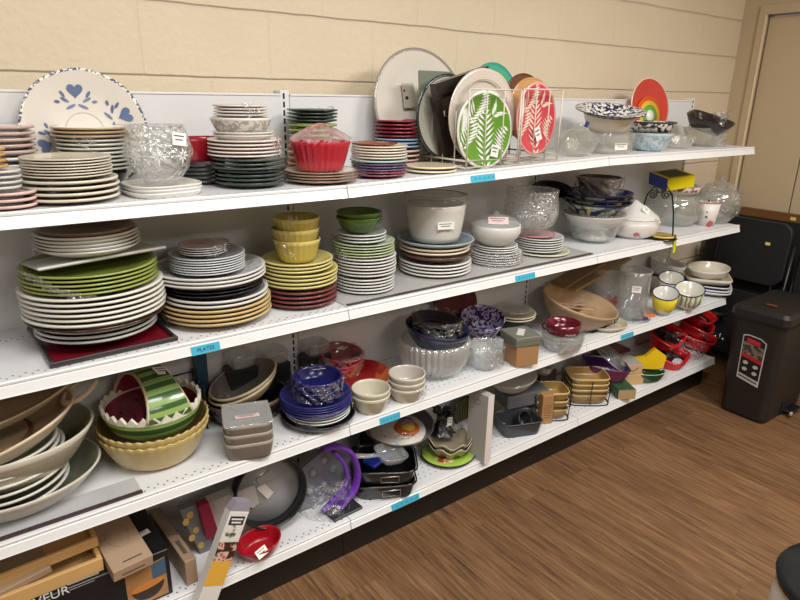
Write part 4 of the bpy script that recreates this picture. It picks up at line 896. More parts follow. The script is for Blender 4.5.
[tube('basket_post',[(sx*.09,sy*.05,0),(sx*.09,sy*.05,.17)],.003,M((30,28,30),.4),t_,seg=6) for sx in (-1,1) for sy in (-1,1)]
# square grey tins
x,y,z,sc=place(250,463,3,52,foot=1.0); GT=M((120,112,102),.35,bump=.3,bs=120); L=[]
for k in range(3):
    g=tag(lathe('square_tin',sum(bowl_prof(26.5*sc/1.12,.055,.004,.86,.8),[]),[GT,M((160,150,138),.35)],None,(x,y,z+.030*k),(0,0,facing(x,y)+.06),44,mod=sq(5.5),midx=[0]*8+[1]*2+[0]*7),'grey square baking tin, %s of three in front of the beige bowls'%('bottom','middle','topmost')[k],'baking tin',group='nested square tins')
tp=box('film_lid',(46*sc,46*sc,.002),G((240,240,242),.35,bump=.8,bs=25,kind='film3'),g,loc=(0,0,.057),bev=.0005); tp['label']='clear crinkled film stretched over the tin'
sticker(g,.07,.02,(0,-.02,.061),(-PI/2,0,.0),col=(220,190,190),label='pinkish price sticker')
# blue stack
q=stack(place(319,431,3,66,foot=.75),[dict(d='black',noun='oval dish',name='oval_dish',cat='dish',n=1,w=74,h=9,hb=12,k='bowl',foot=.75,on='in',c=[(30,30,34),(46,46,50)]),
 dict(d='white shallow',noun='bowl',n=4,w=64,h=26,hb=13,k='bowl',foot=.5,c=[(180,186,192),(220,222,220),(190,194,196)],film='clear film round the four white bowls',ff=.3,on='in'),
 dict(d='cobalt blue',n=5,w=70,h=19,k='deep',dx=-2,c=[(26,28,96),(36,40,112)],film='clear film round the cobalt blue plates',ff=.45),
 dict(d='deep cobalt blue',noun='bowl',n=3,w=48,h=34,hb=20,k='bowl',foot=.6,p=.5,c=[(24,26,90),(34,38,108)],film='glossy clear film round the cobalt blue bowls',ff=.5)],'in blue stack',3,top=353,seed=45)
g=q['o'][-1]; sticker(g,.04,.016,(0,-.02,.058*1),(-1.2,0,.5))
# floral bowls
FLR=PT((180,20,26),(220,110,40),9,.58,soft=.03,rough=.25,coat=.4,c3=(90,130,40))
x,y,z,sc=place(350,408,3,88,foot=.5); y=1.755; x=ony(356,380,y).x; R=37*sc; 
g=tag(lathe('floral_bowl',sum(bowl_prof(R,zat(x+R,y,365)-z,.005,.45,.6),[]),FLR,None,(x,y,z),seg=60,mod=scal(14,.015,R*.7)),'large red bowl with orange and green flowers behind the small cream bowls','bowl')
zz=z+.045
for k in range(3):
    xx,yy=x-.055,y+.02; g=tag(bpy.data.objects.new('floral_bowl',bowl_mesh(23*sc,.05,.004,[PT((120,50,56),(150,90,90),20,.5,soft=.2,rough=.2,coat=.5),(190,60,80),FLR],.6,.6)),('bottom','middle','topmost')[k]+' of three small red floral bowls wrapped inside the large floral bowl','bowl'); COL.objects.link(g); g.location=(xx,yy,zz+.02*k); g.rotation_euler=(.0,-.12,k)
film(xx,yy,zz+.02,zz+.095,23*sc,'pink-tinted clear film round the small floral bowls',frac=.5,seed=46); 
sticker(g,.03,.03,(.01,-.02,.054),(-1.35,0,1.6))
# cream cups
CC=(196,190,168)
q=stack(place(371,417,3,30,foot=1.0),[dict(d='small cream',noun='bowl',n=2,w=39,h=34,hb=26,k='bowl',foot=.62,p=.8,c=[CC,(206,200,180),(186,178,156)],t=.005)],'left of two short cream stacks',3,top=379,seed=47)
q=stack(place(406,405,3,30,foot=1.0),[dict(d='wrapped cream',noun='bowl',n=3,w=37,h=40,hb=22,k='bowl',foot=.68,p=.8,c=[(186,178,168),(206,200,186),(186,176,156)],t=.005,film='clear film round the cream bowls before glass punch bowl',ff=.3)],'before glass punch bowl',3,top=365,seed=48)
# punch bowl
x,y,z,sc=place(433,390,3,44,foot=.7); y=max(y,1.675); R=36*sc; x=ony(433,375,y).x; Hh=zat(x+R,y,330)-z
PB=G((238,240,238),.42,bump=.3,bs=30,kind='glass5b',body=(214,214,206))
g=thing('punch_bowl',(x,y,z),'large fluted clear glass punch bowl holding dark blue and black dishes','bowl')
lathe('bowl_body',[(0,.002),(.4*R,0),(.42*R,.01),(.5*R,.02),(.78*R,.16*Hh),(.96*R,.45*Hh),(R,.8*Hh),(.99*R,Hh),(.95*R,Hh),(.95*R,.8*Hh),(.9*R,.48*Hh),(.72*R,.2*Hh),(0,.05*Hh)],PB,g,seg=180,mod=scal(36,.035,R*.5))
V,F=[],[]
link('bead_row',mesh('bead_row',*merge([ (lambda c:(box_data(.006,.006,.006,c=c,bev=.0015)))((.72*R*math.cos(a),.72*R*math.sin(a),.12*Hh)) for a in [2*PI*k/36 for k in range(36)]])[:2]),PB,g)
g=tag(lathe('blue_bowl',sum(bowl_prof(R*.93,.085,.005,.4,.55),[]),[M((36,44,74),.2,coat=.4)],None,(x-.01,y-.01,z+Hh-.035),(.10,.10,0)),'dark slate-blue bowl tilted inside the glass punch bowl','bowl')
for k in range(3):
    g=tag(lathe('black_dish',sum(bowl_prof(R*.74,.03,.004,.7,.7),[]),[M((22,22,26),.15,coat=.5)],None,(x+.008,y-.0,z+Hh+.012+.014*k),(.08,.10,0)),('bottom','middle','topmost')[k]+' of three glossy black dishes wrapped in the slate-blue bowl','dish',group=None)
film(x+.008,y,z+Hh+.025,z+Hh+.085,R*.74,'shiny clear film over the black dishes',frac=.5,seed=49)
# dark red platter, purple patterned dish
t,R_,p=lean('platter',455,300,1.835,56,'dark maroon platter with white dots standing behind the punch bowl','platter',.5); facedisc('plate_body',R_,[PT((80,12,22),(86,14,24),60,.5),matof((60,10,18))],t,.014)
PU=PT((40,26,70),(206,200,214),55,.5,soft=.03,rough=.25,coat=.4,c3=(100,60,170))
x,y,z=xyz(478,345,1.74); z=S3(x); sc=dep((x,y,z))/FPX
g=tag(lathe('square_dish',sum(bowl_prof(.062,.055,.004,.8,.8),[]),matof((206,202,188)),None,(x-.0,y,z),mod=sq(4.5),rot=(0,0,.1)),'cream square dish under the purple patterned dish','dish')
g=tag(lathe('patterned_bowl',sum(bowl_prof(.092,.085,.004,.5,.6),[]),PU,None,(x,y-.012,z+.072),rot=(.22,-.15,0)),'purple and white patterned bowl tilted on cream square dish','bowl')
q=stack(place(484,371,3,26,foot=.8),[dict(d='clear glass',noun='bowl',n=2,w=36,h=36,hb=24,k='bowl',foot=.55,p=.55,mod=scal(18,.02),key='gl18',c=[G((238,240,240),.28,bump=.4,bs=30,kind='glassA')]*3,t=.003,film='clear film over the two glass bowls',ff=.45)],'beside cardboard box',3,top=338,seed=50)
# tart plates
x,y,z=xyz(510,312,1.80); zz=z-.02
x0,y0=x,y; g=tag(box('black_tin',(.11,.08,zz-S3(x)-.0),M((28,46,34),.4),loc=(x-.015,y-.02,S3(x)+.001),bev=.004),'dark green tin standing behind the grey box','tin')
stack((x,y-.02,zz+.002,dep((x,y,zz))/FPX),[dict(d='cream beaded',n=2,w=42,h=5,k='coupe',rim=.12,c=[(176,160,130),(216,206,184)]),dict(d='clear glass',n=1,w=36,h=4,k='deep',c=[G((238,240,240),.3,bump=.5,bs=30,kind='glassA')]*3)],'on dark green tin',3,seed=51)
def boxat(name,px,py,s_,size,mats,label,cat,rz=0,foot=None,bev=.002,z=None,abs_rz=None,dy=0):
    zz=surf(s_,1) if z is None else z
    for _ in range(3): p=onz(px,py,zz); zz=surf(s_,p.x) if z is None else z
    a=abs_rz if abs_rz is not None else facing(p.x,p.y)+rz; h=Vector((p.x,p.y,0)).normalized()*(size[1]/2 if foot is None else foot)
    t=thing(name,(p.x+h.x,p.y+h.y+dy,zz+.0006),label,cat,rz=a); box(name.split('_')[-1]+'_body' ,size,mats,t,bev=bev); return t
t=boxat('cardboard_box',519,369,3,(.105,.10,.085),M((164,124,84),.6),'brown cardboard box under the grey box on third shelf','box',rz=.62,foot=.075); t.children[0].name='carton_body'
boxes('tape_strip',[((.03,.1005,.0005),(0,0,.0852),0)],M((150,120,90),.25),t)
t2=thing('grey_box',(t.location.x-.0,t.location.y+.006,t.location.z+.0865),'flat grey-green box with white label on the cardboard box','box',rz=t.rotation_euler[2]-.03); box('box_body',(.115,.12,.036),M((108,110,98),.5),t2,bev=.002); box('box_lid',(.118,.123,.016),M((116,118,106),.5),t2,loc=(0,0,.022),bev=.002); b_=boxes('label_patch',[((.075,.028,.0006),(0,0,.0385),0)],M((216,214,206),.5),t2,rot=(0,0,.9)); b_['label']='white label'
# glass pie plates and burgundy mug
q=stack(place(561,353,3,30,foot=.9),[dict(d='clear glass round',noun='dish',n=2,w=42,h=16,hb=12,k='bowl',foot=.8,p=.7,c=[G((238,242,240),.28,bump=.3,bs=30,kind='glassB')]*3,t=.003,film='clear film over the glass dishes below the burgundy bowl',ff=.3)],'below burgundy bowl',3,seed=52)
x,y,z,sc=q['cx'],q['cy'],q['z']+.002,q['sc']; R=17*sc; Hh=zat(x,y+R,315)-z
g=thing('soup_bowl',(x-.004,y,z-.008),'burgundy soup bowl with white script lettering on the glass dishes','bowl',rz=facing(x,y)); BUR=M((100,14,34),.2,coat=.5)
lathe('bowl_body',[(0,.001),(.62*R,0),(.9*R,.12*Hh),(.98*R,.3*Hh),(.94*R,.42*Hh),(.98*R,.5*Hh),(1.0*R,Hh),(.94*R,Hh),(.9*R,.5*Hh),(.8*R,.15*Hh),(0,.06*Hh)],BUR,g)
tubes('script_lettering',[([(R*.15+R*.1*k,-R*math.sqrt(max(.0,1-(.15+.1*k)**2))-.001,Hh*.3+(.006 if k%2 else -.002)) for k in range(7)],.0011)],M((230,226,220),.4),g,seg=4)
tube('side_handle',[(-R*(1+.18*math.sin(a)),0,Hh*.5+.014*math.cos(a)) for a in [PI*k/8 for k in range(9)]],.004,BUR,g)
# wooden salad bowl
WB=PT((152,124,94),(176,148,116),5,.5,soft=.35,rough=.4,stretch=(1,1,8)); WB2=PT((168,138,104),(190,160,124),6,.5,soft=.35,rough=.4,stretch=(8,1,1))
x,y=ony(570,325,1.70).x,1.70; z=S3(x)+.012; sc=dep((x,y,z))/FPX; R=44*sc
g=thing('salad_bowl',(x,y,z),'large tilted wooden salad bowl on black scrolled wire rack','bowl',rot=(.26,.19,0)); o_,i_=bowl_prof(R/1.06,.12,.009,.4,.55)
lathe('bowl_body',o_+i_,[WB,WB2],g,midx=[0]*(len(o_)-1)+[1]*(len(i_)),seg=56,mod=lambda a,r,zz:(r*math.cos(a)*1.08,r*math.sin(a)*.85,zz))
for k in range(2):
    u=tag(link('salad_server',mesh('salad_server',*(lambda D:(D[0],D[1]))(tube_data([(-.10,0,0),(-.02,0,.0),(.05,.0,.0),(.10,0,.002),(.135,0,.006)],[.007,.006,.008,.022,.012],8,False,.35))),WB2,loc=(x-.01+.02*k,y-.02+.035*k,z+.085+.004*k),rot=(.1,.24,-.12+.2*k)),('light wooden spoon lying in front inside the salad bowl','light wooden fork lying behind in the salad bowl')[k],'utensil')
bd=M((128,104,76),.5)
for k,(pa,pb,th) in enumerate((((556,286),(600,262),.012),((566,289),(626,258),.012))):
    a=ony(*pa,1.79); b=ony(*pb,1.77); c=(a+b)/2; d=b-a
    t=box('cutting_board',(d.length,.09,th),[bd,M((168,140,104),.5)][k],loc=c,rot=(0.1,-math.atan2(d.z,math.hypot(d.x,d.y)),0),bev=.003); tag(t,('rear brown cutting board leaning above the wooden salad bowl','front pale-edged cutting board leaning above the wooden salad bowl')[k],'cutting board')
# wire rack scroll
x,y,z,sc=place(600,330,3,50,foot=.5); t=thing('scrolled_wire_rack',(x,y+.0,S3(x)),'black scrolled wire rack beneath the wooden salad bowl','rack',rz=.1)
tubes('scroll_wire',[([(-.11+.028*k+.016*math.cos(a),-.03,.022+.016*math.sin(a)) for a in [2*PI*j/14 for j in range(14)]],.0022,True) for k in range(8)],IRON,t,seg=5); tubes('base_wire',[([(-.12,-.03,.005),(.12,-.03,.005),(.12,.03,.005),(-.12,.03,.005)],.003,True)],IRON,t)
# cream tart dish
q=place(612,337,3,56,foot=.8); x,y,z,sc=q; y=max(y,FY+.10); g=tag(bpy.data.objects.new('tart_dish',bowl_mesh(.108,.022,.004,[(206,196,166),(220,212,188)],.75,.7,mod=scal(26,.022,.08),key='tart',seg=104)),'cream fluted tart dish at the front of third shelf above cyan tape','dish'); COL.objects.link(g); g.location=(x,y,z)
film(x+.06,y,z+.008,z+.03,.06,'clump of clear film on the cream tart dish',frac=.5,seed=53)
# glassware bundle behind
for k,(a,b,w_) in enumerate(((600,296,34),(622,290,30))):
    x,y=ony(a,b,1.78).x,1.78-.05*k; z=S3(x); sc=dep((x,y,z))/FPX; Hh=zat(x,y,266+4*k)-z
    g=glassbowl('glass_bowl',x,y,z,w_/2*sc,Hh,('wrapped clear glass bowl with dark vine pattern behind the salad bowl','clear glass bowl with film left of the glass canister')[k],mat=G((236,240,238),.25,bump=.7,bs=40,kind='glassC'),foot=.6,p=.4); film(x,y,z+Hh*.3,z+Hh,w_/2*sc,('crumpled film on the vine pattern glass bowl','crumpled film on the glass bowl beside canister')[k],frac=.45,seed=54+k)
x,y=ony(633,312,1.60).x,1.615; z=S3(x); sc=dep((x,y,z))/FPX
g=thing('glass_plate',(x,y,z),'clear glass plate with dotted rim under the glass canister','plate'); lathe('plate_body',[(0,0),(.07,0),(.1,.008),(.1,.011),(.07,.004),(0,.004)],G((238,240,240),.3,bump=.4,bs=60,kind='glassD'),g)
z+=.006; R=15*sc; Hh=zat(x,y,270)-z
g=thing('glass_canister',(x,y,z),'tall clear glass canister with white price sticker and rim','canister',rz=facing(x,y)); lathe('canister_body',[(0,.001),(R*.96,0),(R,.01),(R,Hh*.9),(R*1.05,Hh),(R*1.0,Hh),(R*.96,Hh*.9),(R*.96,.01),(0,.006)],G((238,240,240),.14,kind='glassE'),g); sticker(g,.042,.032,(R*.2,-R*1.02,Hh*.68),(0,0,.15))
tube('rim_ring',[(R*1.04*math.cos(a),R*1.04*math.sin(a),Hh) for a in [2*PI*k/30 for k in range(30)]],.003,G((238,240,240),.3,kind='glassE2'),g,closed=True)
t=tag(box('red_glass_box',(.13,.09,.07),M((150,24,28),.15,coat=.5),loc=(x-.01,y+.12,S3(x)+.001),rot=(0,0,.2),bev=.01),'translucent red box behind the glass canister','box'); film(x-.01,y+.12,S3(x)+.02,S3(x)+.07,.085,'clear film round the red box',frac=.5,seed=57)
x,y,z=onz(650,316,S3(3)).x,0,0
t=boxat('snack_packet',649,317,3,(.05,.03,.012),M((216,110,40),.4),'orange and white small packet near the yellow striped mug','packet',rz=.3); t=boxat('purple_packet',640,321,3,(.075,.03,.012),M((70,40,96),.4),'dark purple small packet at the front of third shelf','packet',rz=.2)
# hobnail bowls
HN=M((206,204,198),.35,coat=.3)
def hob(R,Hh,foot,p,loc,label,rot=(0,0,0)):
    g=thing('hobnail_bowl',loc,label,'bowl',rot=rot); o,i=bowl_prof(R,Hh,.005,foot,p); lathe('bowl_body',o+i,HN,g); V=[];F=[];Q=[]
    for j in range(1,7):
        u=j/7; r=R*(foot+(1-foot)*u**p)
        for k in range(30):
            a=2*PI*(k+.5*(j%2))/30; Q.append(box_data(.0075,.0075,.0075,c=(r*math.cos(a),r*math.sin(a),u*Hh-.003),bev=.0028))
    V,F,_=merge(Q); link('hobnails',mesh('hobnails',V,F),HN,g); return g
x,y=ony(658,305,1.78).x,1.78; z=S3(x); sc=dep((x,y,z))/FPX
hob(14*sc,.10,.6,.6,(x,y,z),'lower white hobnail bowl standing behind blue-rimmed mugs'); hob(17*sc,zat(x,y,262)-z-.085,.45,.55,(x+.005,y,z+.088),'upper white hobnail bowl with dotted surface, beside the panel end',rot=(.15,.1,0))
# mugs
def mug(px,py,w,h,cols,label,tilt,band):
    x,y,z,sc=place(px,py,3,w,foot=.8); R=w/2*sc; Hh=h*sc*1.02; g=thing('enamel_mug',(x,y,z+abs(math.sin(tilt))*R*.7+.001),label,'mug',rot=(tilt,0,facing(x,y)))
    lathe('mug_body',[(0,.001),(.6*R,0),(.85*R,.3*Hh),(.98*R,Hh),(.93*R,Hh),(.8*R,.3*Hh),(0,.08*Hh)],[matof(cols[0]),matof(cols[1])],g,midx=[0,0,1,0,0,0]); tube('mug_rim',[(.97*R*math.cos(a),.97*R*math.sin(a),Hh) for a in [2*PI*k/30 for k in range(30)]],.0028,matof(band),g,closed=True,seg=6); return g,R,Hh
NV=(24,30,80); g,R,Hh=mug(676,302,24,22,[(214,210,196)]*2,'white mug with navy rim, rearmost of three beside the hobnail bowls',.35,NV)
g.location.y+=.03; g.location.x-=.03
tube('mug_handle',[(R*(.9+.45*math.sin(a)),0,Hh*.5+Hh*.38*math.cos(a)) for a in [PI*k/10 for k in range(11)]],.0055,matof((30,50,120)),g)
mug(662,317,25,22,[(206,204,196),PT((226,206,60),(210,120,60),16,.6)],'white and yellow flowered mug with navy rim, front left',.35,NV)
mug(686,312,28,20,[(210,206,190),PT((206,200,176),(120,130,90),14,.55,kind='wave')],'cream striped mug with navy rim, front right beside the blue plates',.35,NV)
# last stack
q=stack(P(703,301,3,44,'F',gap=.012),[dict(d='white blue-edged square',n=2,w=46,h=8,k='deep',sq=5,rz=.5,c=[(206,206,202),(220,220,216)]),
 dict(d='navy blue square',noun='dish',name='square_dish',n=1,w=42,h=5,hb=9,k='bowl',foot=.8,mod=sq(5),key='sq5',rz=.5,c=[(26,36,96),(216,214,206),(30,40,104)]),
 dict(d='cream square',noun='dish',name='square_dish',n=2,w=42,h=11,hb=9,k='bowl',foot=.7,mod=sq(5),key='sq5',rz=.6,c=[(216,208,188),(226,220,202)]),
 dict(d='oval cream',noun='dish',name='oval_dish',n=1,w=47,h=13,hb=13,k='bowl',foot=.75,mod=lambda a,r,z:(r*math.cos(a)*1.1,r*math.sin(a)*.8,z),key='ovc',rz=.2,c=[(222,216,198),(228,222,206),(214,206,186)])],'at the right end of third shelf',3,top=264,seed=60)
x,y,z,R=q['cx'],q['cy'],q['z'],q['R']
tubes('plastic_wrap',[],FILM) if False else film(x,y,z-.03,z,R*1.05,'clear film round the oval cream dish at shelf end',frac=.3,seed=61)
# ================================================================ BOTTOM SHELF
S4=lambda x: surf(4,x)
PINE=PT((196,152,92),(214,174,116),5,.5,soft=.35,rough=.5,stretch=(1,9,1)); KRAFT=M((160,134,108),.6); BLKB=M((22,22,26),.35)
# black pan carton
pt=ony(168,549,1.535); pb=pt.z; zb=S4(pt.x); hB=pb-zb; wB=.42
t=thing('pan_carton',(pt.x-wB/2,1.535+.135,zb+.001),'glossy black cookware carton with wooden bowl picture, left end of bottom shelf','box',rz=.0)
box('carton_body',(wB,.27,hB),BLKB,t,bev=.002)
fx=lambda px,py:(ony(px,py,1.533).x-t.location.x, ony(px,py,1.533).z-t.location.z)
a=fx(150,580); prism('picture_panel',[(wB/2-.12,.008),(wB/2-.012,.008),(wB/2-.012,hB-.02),(wB/2-.12,hB-.035)],.001,PT((150,104,60),(186,140,90),12,.5,soft=.3,rough=.35),t,loc=(0,-.1355,0))
prism('picture_bowl',[(wB/2-.11+.09*(1-math.cos(PI*k/12))/2*1.0,.062-.045*math.sin(PI*k/12)) for k in range(13)],.0014,M((60,52,50),.3),t,loc=(0,-.1356,0)); prism('picture_bowl_rim',ell(wB/2-.065,.062,.046,.011,20,.1),.002,M((206,130,60),.3),t,loc=(0,-.1356,0))
prism('picture_glass',[(wB/2-.05,.075),(wB/2-.012,.078),(wB/2-.012,hB-.022),(wB/2-.05,hB-.03)],.0012,M((70,96,120),.3),t,loc=(0,-.1358,0))
c_=fx(63,592); text('lettering','SAVEUR',.034,M((222,222,216),.4),t,(c_[0]-.045,-.1355,c_[1]),(PI/2,0,0))
boxes('text_rule',[((.075,.0006,.0035),(c_[0]+.05,-.1354,c_[1]+.012),0),((.07,.0006,.0015),(c_[0]+.05,-.1354,c_[1]+.002),0),((.06,.0006,.0015),(c_[0]+.045,-.1354,c_[1]-.005),0)],M((170,170,166),.4),t)
sticker(t,.05,.022,(wB/2-.045,-.03,hB+.0006),(-PI/2,0,.2),label='white product sticker',lines=1)
TB=t.location.z+hB; 
# wooden trays on it
def tray(loc,sx,sy,h,label,rot):
    g=thing('wooden_tray',loc,label,'tray',rot=rot); box('tray_base',(sx-.004,sy-.004,.006),PINE,g)
    for (n_,sz,c) in (('tray_side',(sx,.012,h),(0,-sy/2+.006,0)),('tray_side',(sx,.012,h),(0,sy/2-.006,0)),('tray_side',(.012,sy-.026,h),(-sx/2+.006,0,0)),('tray_side',(.012,sy-.026,h),(sx/2-.006,0,0))): box(n_,sz,PINE,g,c=c,bev=.0015)
    return g
c=ony(100,560,1.545); g=tray((c.x-.16,1.545+.10,TB+.002),.33,.2,.04,'open pine wooden tray lying on the black cookware carton',(0,0,.02))
g=tray((c.x-.17,1.66,TB+.062),.35,.17,.03,'second pine tray leaning above the first, under the shelf',(.10,-.03,.03))
g=tag(box('kraft_carton',(.17,.13,.02),KRAFT,loc=(c.x-.20,1.62,TB+.044),rot=(.12,-.10,.1),bev=.002),'flat grey-brown carton lying across the pine wooden tray','box')
# kraft carton overhanging on the black box
kx=onz(128,545,TB+.03); g=thing('kraft_carton',(ony(122,560,1.60).x,1.605,TB+.004),'kraft cardboard carton with printed lettering on the black cookware carton','box',rot=(.16,.0,.10))
box('carton_body',(.105,.20,.036),M((172,146,120),.6),g,bev=.0015); boxes('print_line',[((.06,.0006,.004),(.0,-.1005,.012),0)],M((90,76,64),.6),g); tube('print_circle',[(.03*math.cos(a),.02+.045*math.sin(a),.0362) for a in [2*PI*k/30 for k in range(30)]],.0006,M((140,118,96),.6),g,closed=True,seg=4); text('lettering','cookie oven',.011,M((84,70,58),.6),g,(.005,-.075,.0364),(0,0,0)) if False else boxes('print_words',[((.05,.004,.0004),(.005,-.08,.0362),0)],M((84,70,58),.6),g)
g=ovalbowl('glass_dish',kx.x-.0,1.76,TB+.002,.06,.05,[G((225,235,232),.3,kind='glassF')]*3,'grey-green glass dish behind the kraft carton under the shelf',1.1)
# long kraft box
p0,p1=ony(187,563,1.53),ony(158,510,1.80); zt_=p0.z; zz=S4(p0.x); L=.30
g=thing('long_carton',(p0.x+.004,1.535+L/2,zz+.001),'long narrow kraft carton standing right of the black cookware carton','box',rz=math.atan2(.0,1)+.05); box('carton_body',(.034,L,zt_-zz),KRAFT,g,bev=.0015)
boxes('print_words',[((.012,.07,.0005),(0,-.08,zt_-zz+.0001),0)],M((96,82,70),.6),g)
# cookie sheet box, red box, white box leaning behind
def panelbox(name,pts,Y,th,mats,label,cat='box',rotx=0):
    c=ony(sum(p[0] for p in pts)/len(pts),sum(p[1] for p in pts)/len(pts),Y); t=thing(name,c,label,cat,rot=(rotx,0,0)); prism(name.split('_')[-1]+'_body' if '_' in name else name+'_body',pxpoly(pts,Y,c),th,mats,t); return t,c
MUF=M((206,170,90),.5); 
t,c=panelbox('muffin_carton',[(178,508),(199,500),(216,560),(204,562)],1.66,.03,M((120,120,124),.4),'grey muffin pan carton with pictured yellow muffins, leaning right of long carton')
for k,(a,b) in enumerate(((190,515),(196,530),(201,545),(186,522),(192,538))): q_=ony(a,b,1.643)-t.location; o=prism('pictured_muffin',ell(q_.x,q_.z,.010,.012,12),.002,MUF,t,loc=(0,q_.y,0))
t,c=panelbox('maroon_carton',[(197,505),(207,500),(217,530),(206,538)],1.63,.03,M((130,24,52),.4),'dark maroon carton leaning between muffin carton and white carton')
t,c=panelbox('appliance_carton',[(206,500),(252,482),(262,520),(222,560)],1.67,.04,M((196,192,190),.4),'white and grey carton with maroon script leaning behind the tall white carton')
boxes('print_line',[((.07,.001,.003),(-.005,-.021,.02-.012*k),0) for k in range(4)],M((150,146,146),.5),t,rot=(0,.5,0)); boxes('print_word',[((.05,.001,.008),(.01,-.0215,.035),0)],M((140,60,70),.5),t,rot=(0,.5,0))
# tall white carton with photo
ang=.50; bot=ony(204,602,1.487); t=thing('tall_carton',(bot.x,1.487,bot.z),'tall white carton with food photos and yellow band, leaning at the shelf front','box',rot=(-.03,ang-.04,.05))
w_=.064; hh=.30
hh=((ony(243,512,1.487)-ony(204,602,1.487)).length); hb_=-.03
box('carton_body',(w_,.032,hh+.0),M((226,224,218),.35),t,bev=.001); F_=-.0166
prism('grey_shoulder',[(-w_/2,hh-.0005),(w_/2,hh-.0005),(w_/2-.004,hh+.03),(-w_/2+.012,hh+.03)],.03,M((150,146,156),.4),t)
boxes('yellow_band',[((w_,.0006,.075),(0,F_,.06),0)],M((226,174,66),.4),t); boxes('food_photo',[((w_,.0006,.058),(0,F_,.135),0)],PT((60,30,30),(226,200,180),44,.5,soft=.04,rough=.4,c3=(190,90,90)),t); boxes('plate_photo',[((w_*.9,.0006,.05),(0,F_,.195),0)],PT((226,222,214),(60,66,60),22,.6,soft=.03,rough=.4,c3=(200,180,70)),t)
boxes('logo_plate',[((w_*.75,.0008,.026),(0,F_,hh-.04),0)],M((44,36,44),.4),t); boxes('logo_letters',[((w_*.6,.0010,.005),(0,F_-.0002,hh-.025),0),((w_*.5,.0010,.005),(0,F_-.0002,hh-.035),0)],M((230,228,224),.4),t)
# round pan on edge
c=ony(274,502,1.60); R=36*dep(c)/FPX; zz=S4(c.x); t=thing('springform_pan',(c.x,1.635,zz+R+.030),'black round springform pan standing on edge with price tag','pan',rot=(PI/2-.22,0,facing(c.x,1.6)*.6+.15))
BK2=M((24,24,27),.25,coat=.4)
lathe('pan_ring',[(R,-.03),(R,.03),(R*.985,.03),(R*.975,-.025),(R*.99,-.03)],BK2,t,seg=56); tube('pan_lip',[(R*math.cos(a),R*math.sin(a),.031) for a in [2*PI*k/48 for k in range(48)]],.0035,BK2,t,closed=True)
lathe('glass_base',[(0,-.026),(R*.97,-.026),(R*.97,-.022),(0,-.022)],M((176,178,180),.3,coat=.3,bump=.2,bs=20),t,seg=48)
for k,(a,b,w_2,c2) in enumerate(((-.01,.0,.028,(232,226,220)),(.035,-.01,.03,(176,178,180)))): boxes('price_tag' if k==0 else 'paper_leaf',[((w_2,.055,.001),(a,b,-.014),0)],M(c2,.5),t,rot=(0,0,.6+k*1.3))
tubes('pan_latch',[([(-R*.7,R*.78,.0),(-R*.62,R*.70,.02)],.004)],M((190,190,192),.2,metal=.8),t)
# red pan
c=place(262,578,4,46,foot=.5); x,y,z,sc=c; g=tag(lathe('red_pan',sum(bowl_prof(.058,.045,.004,.7,.8),[]),[M((166,16,30),.3,coat=.3)],None,(ony(261,560,1.545).x,1.545,S4(x)+.004),(.05,-.08,.1),mod=lambda a,r,zz:(r*math.cos(a)*1.25,r*math.sin(a)*1.0,zz)),'red oval silicone baking dish tilted below the round black pan','pan')
sticker(g,.04,.026,(-.02,-.05,.046),(-.8,0,.2),label='pale grey paper tag')
# bagged bubble mould
t,c=panelbox('bagged_mould',[(296,472),(338,440),(350,448),(348,480),(330,505),(300,526),(290,524),(300,500)],1.67,.035,M((120,124,134),.2,coat=.6,bump=.3,bs=18),'grey dome-shaped baking mould in clear plastic bag beside the round pan','baking mould',rotx=-.12)
for k,(a,b) in enumerate(((314,474),(324,485),(320,500),(334,470),(310,492),(326,462),(336,490),(313,508),(322,448))):
    q_=ony(a,b,1.652)-t.location; bm=bmesh.new(); bmesh.ops.create_uvsphere(bm,u_segments=16,v_segments=8,radius=.014); me=bpy.data.meshes.new('dome'); bm.to_mesh(me); bm.free(); me.polygons.foreach_set('use_smooth',[True]*len(me.polygons)); link('dome',me,M((150,154,160),.12,coat=.6),t,loc=q_)
film(c.x,1.63,c.z-.09,c.z+.09,.085,'shiny clear bag round the dome-shaped baking mould',frac=.42,seed=71)
# purple tray
PUR=M((110,52,176),.35,coat=.3)
def smooth(pts,n=6):
    P_=[Vector(p) for p in pts]; P_=[P_[0]*2-P_[1]]+P_+[P_[-1]*2-P_[-2]]; O=[]
    for i in range(1,len(P_)-2):
        for k in range(n):
            u=k/n; a,b,c_,d=P_[i-1:i+3]; O.append(.5*((2*b)+(c_-a)*u+(2*a-5*b+4*c_-d)*u*u+(3*b-a-3*c_+d)*u**3))
    return O+[P_[-2]]
c=ony(340,485,1.58); t=thing('purple_tray',c,'purple plastic serving tray with handle hole standing on edge','tray')
V_=smooth([ony(a,b,1.58)-c for a,b in ((322,449),(336,446),(350,452),(357,468),(355,486),(343,503),(328,517),(310,531))]); tube('tray_rim',V_,.019,PUR,t,flat=.5,seg=12)
tube('handle_bar',smooth([ony(a,b,1.585)-c for a,b in ((334,452),(343,462),(347,475),(344,488),(335,498),(322,512))]),.012,PUR,t,flat=.6,seg=10)
sticker(t,.02,.05,((ony(333,510,1.58)-c).x,-.016,(ony(333,510,1.58)-c).z),(0,.75,0),label='white and blue price label')
# dark flat pan under
g=boxat('dark_baking_sheet',344,517,4,(.12,.06,.010),M((44,44,48),.35,coat=.2),'dark baking sheet lying under the purple tray and black roaster','baking sheet',abs_rz=.05)
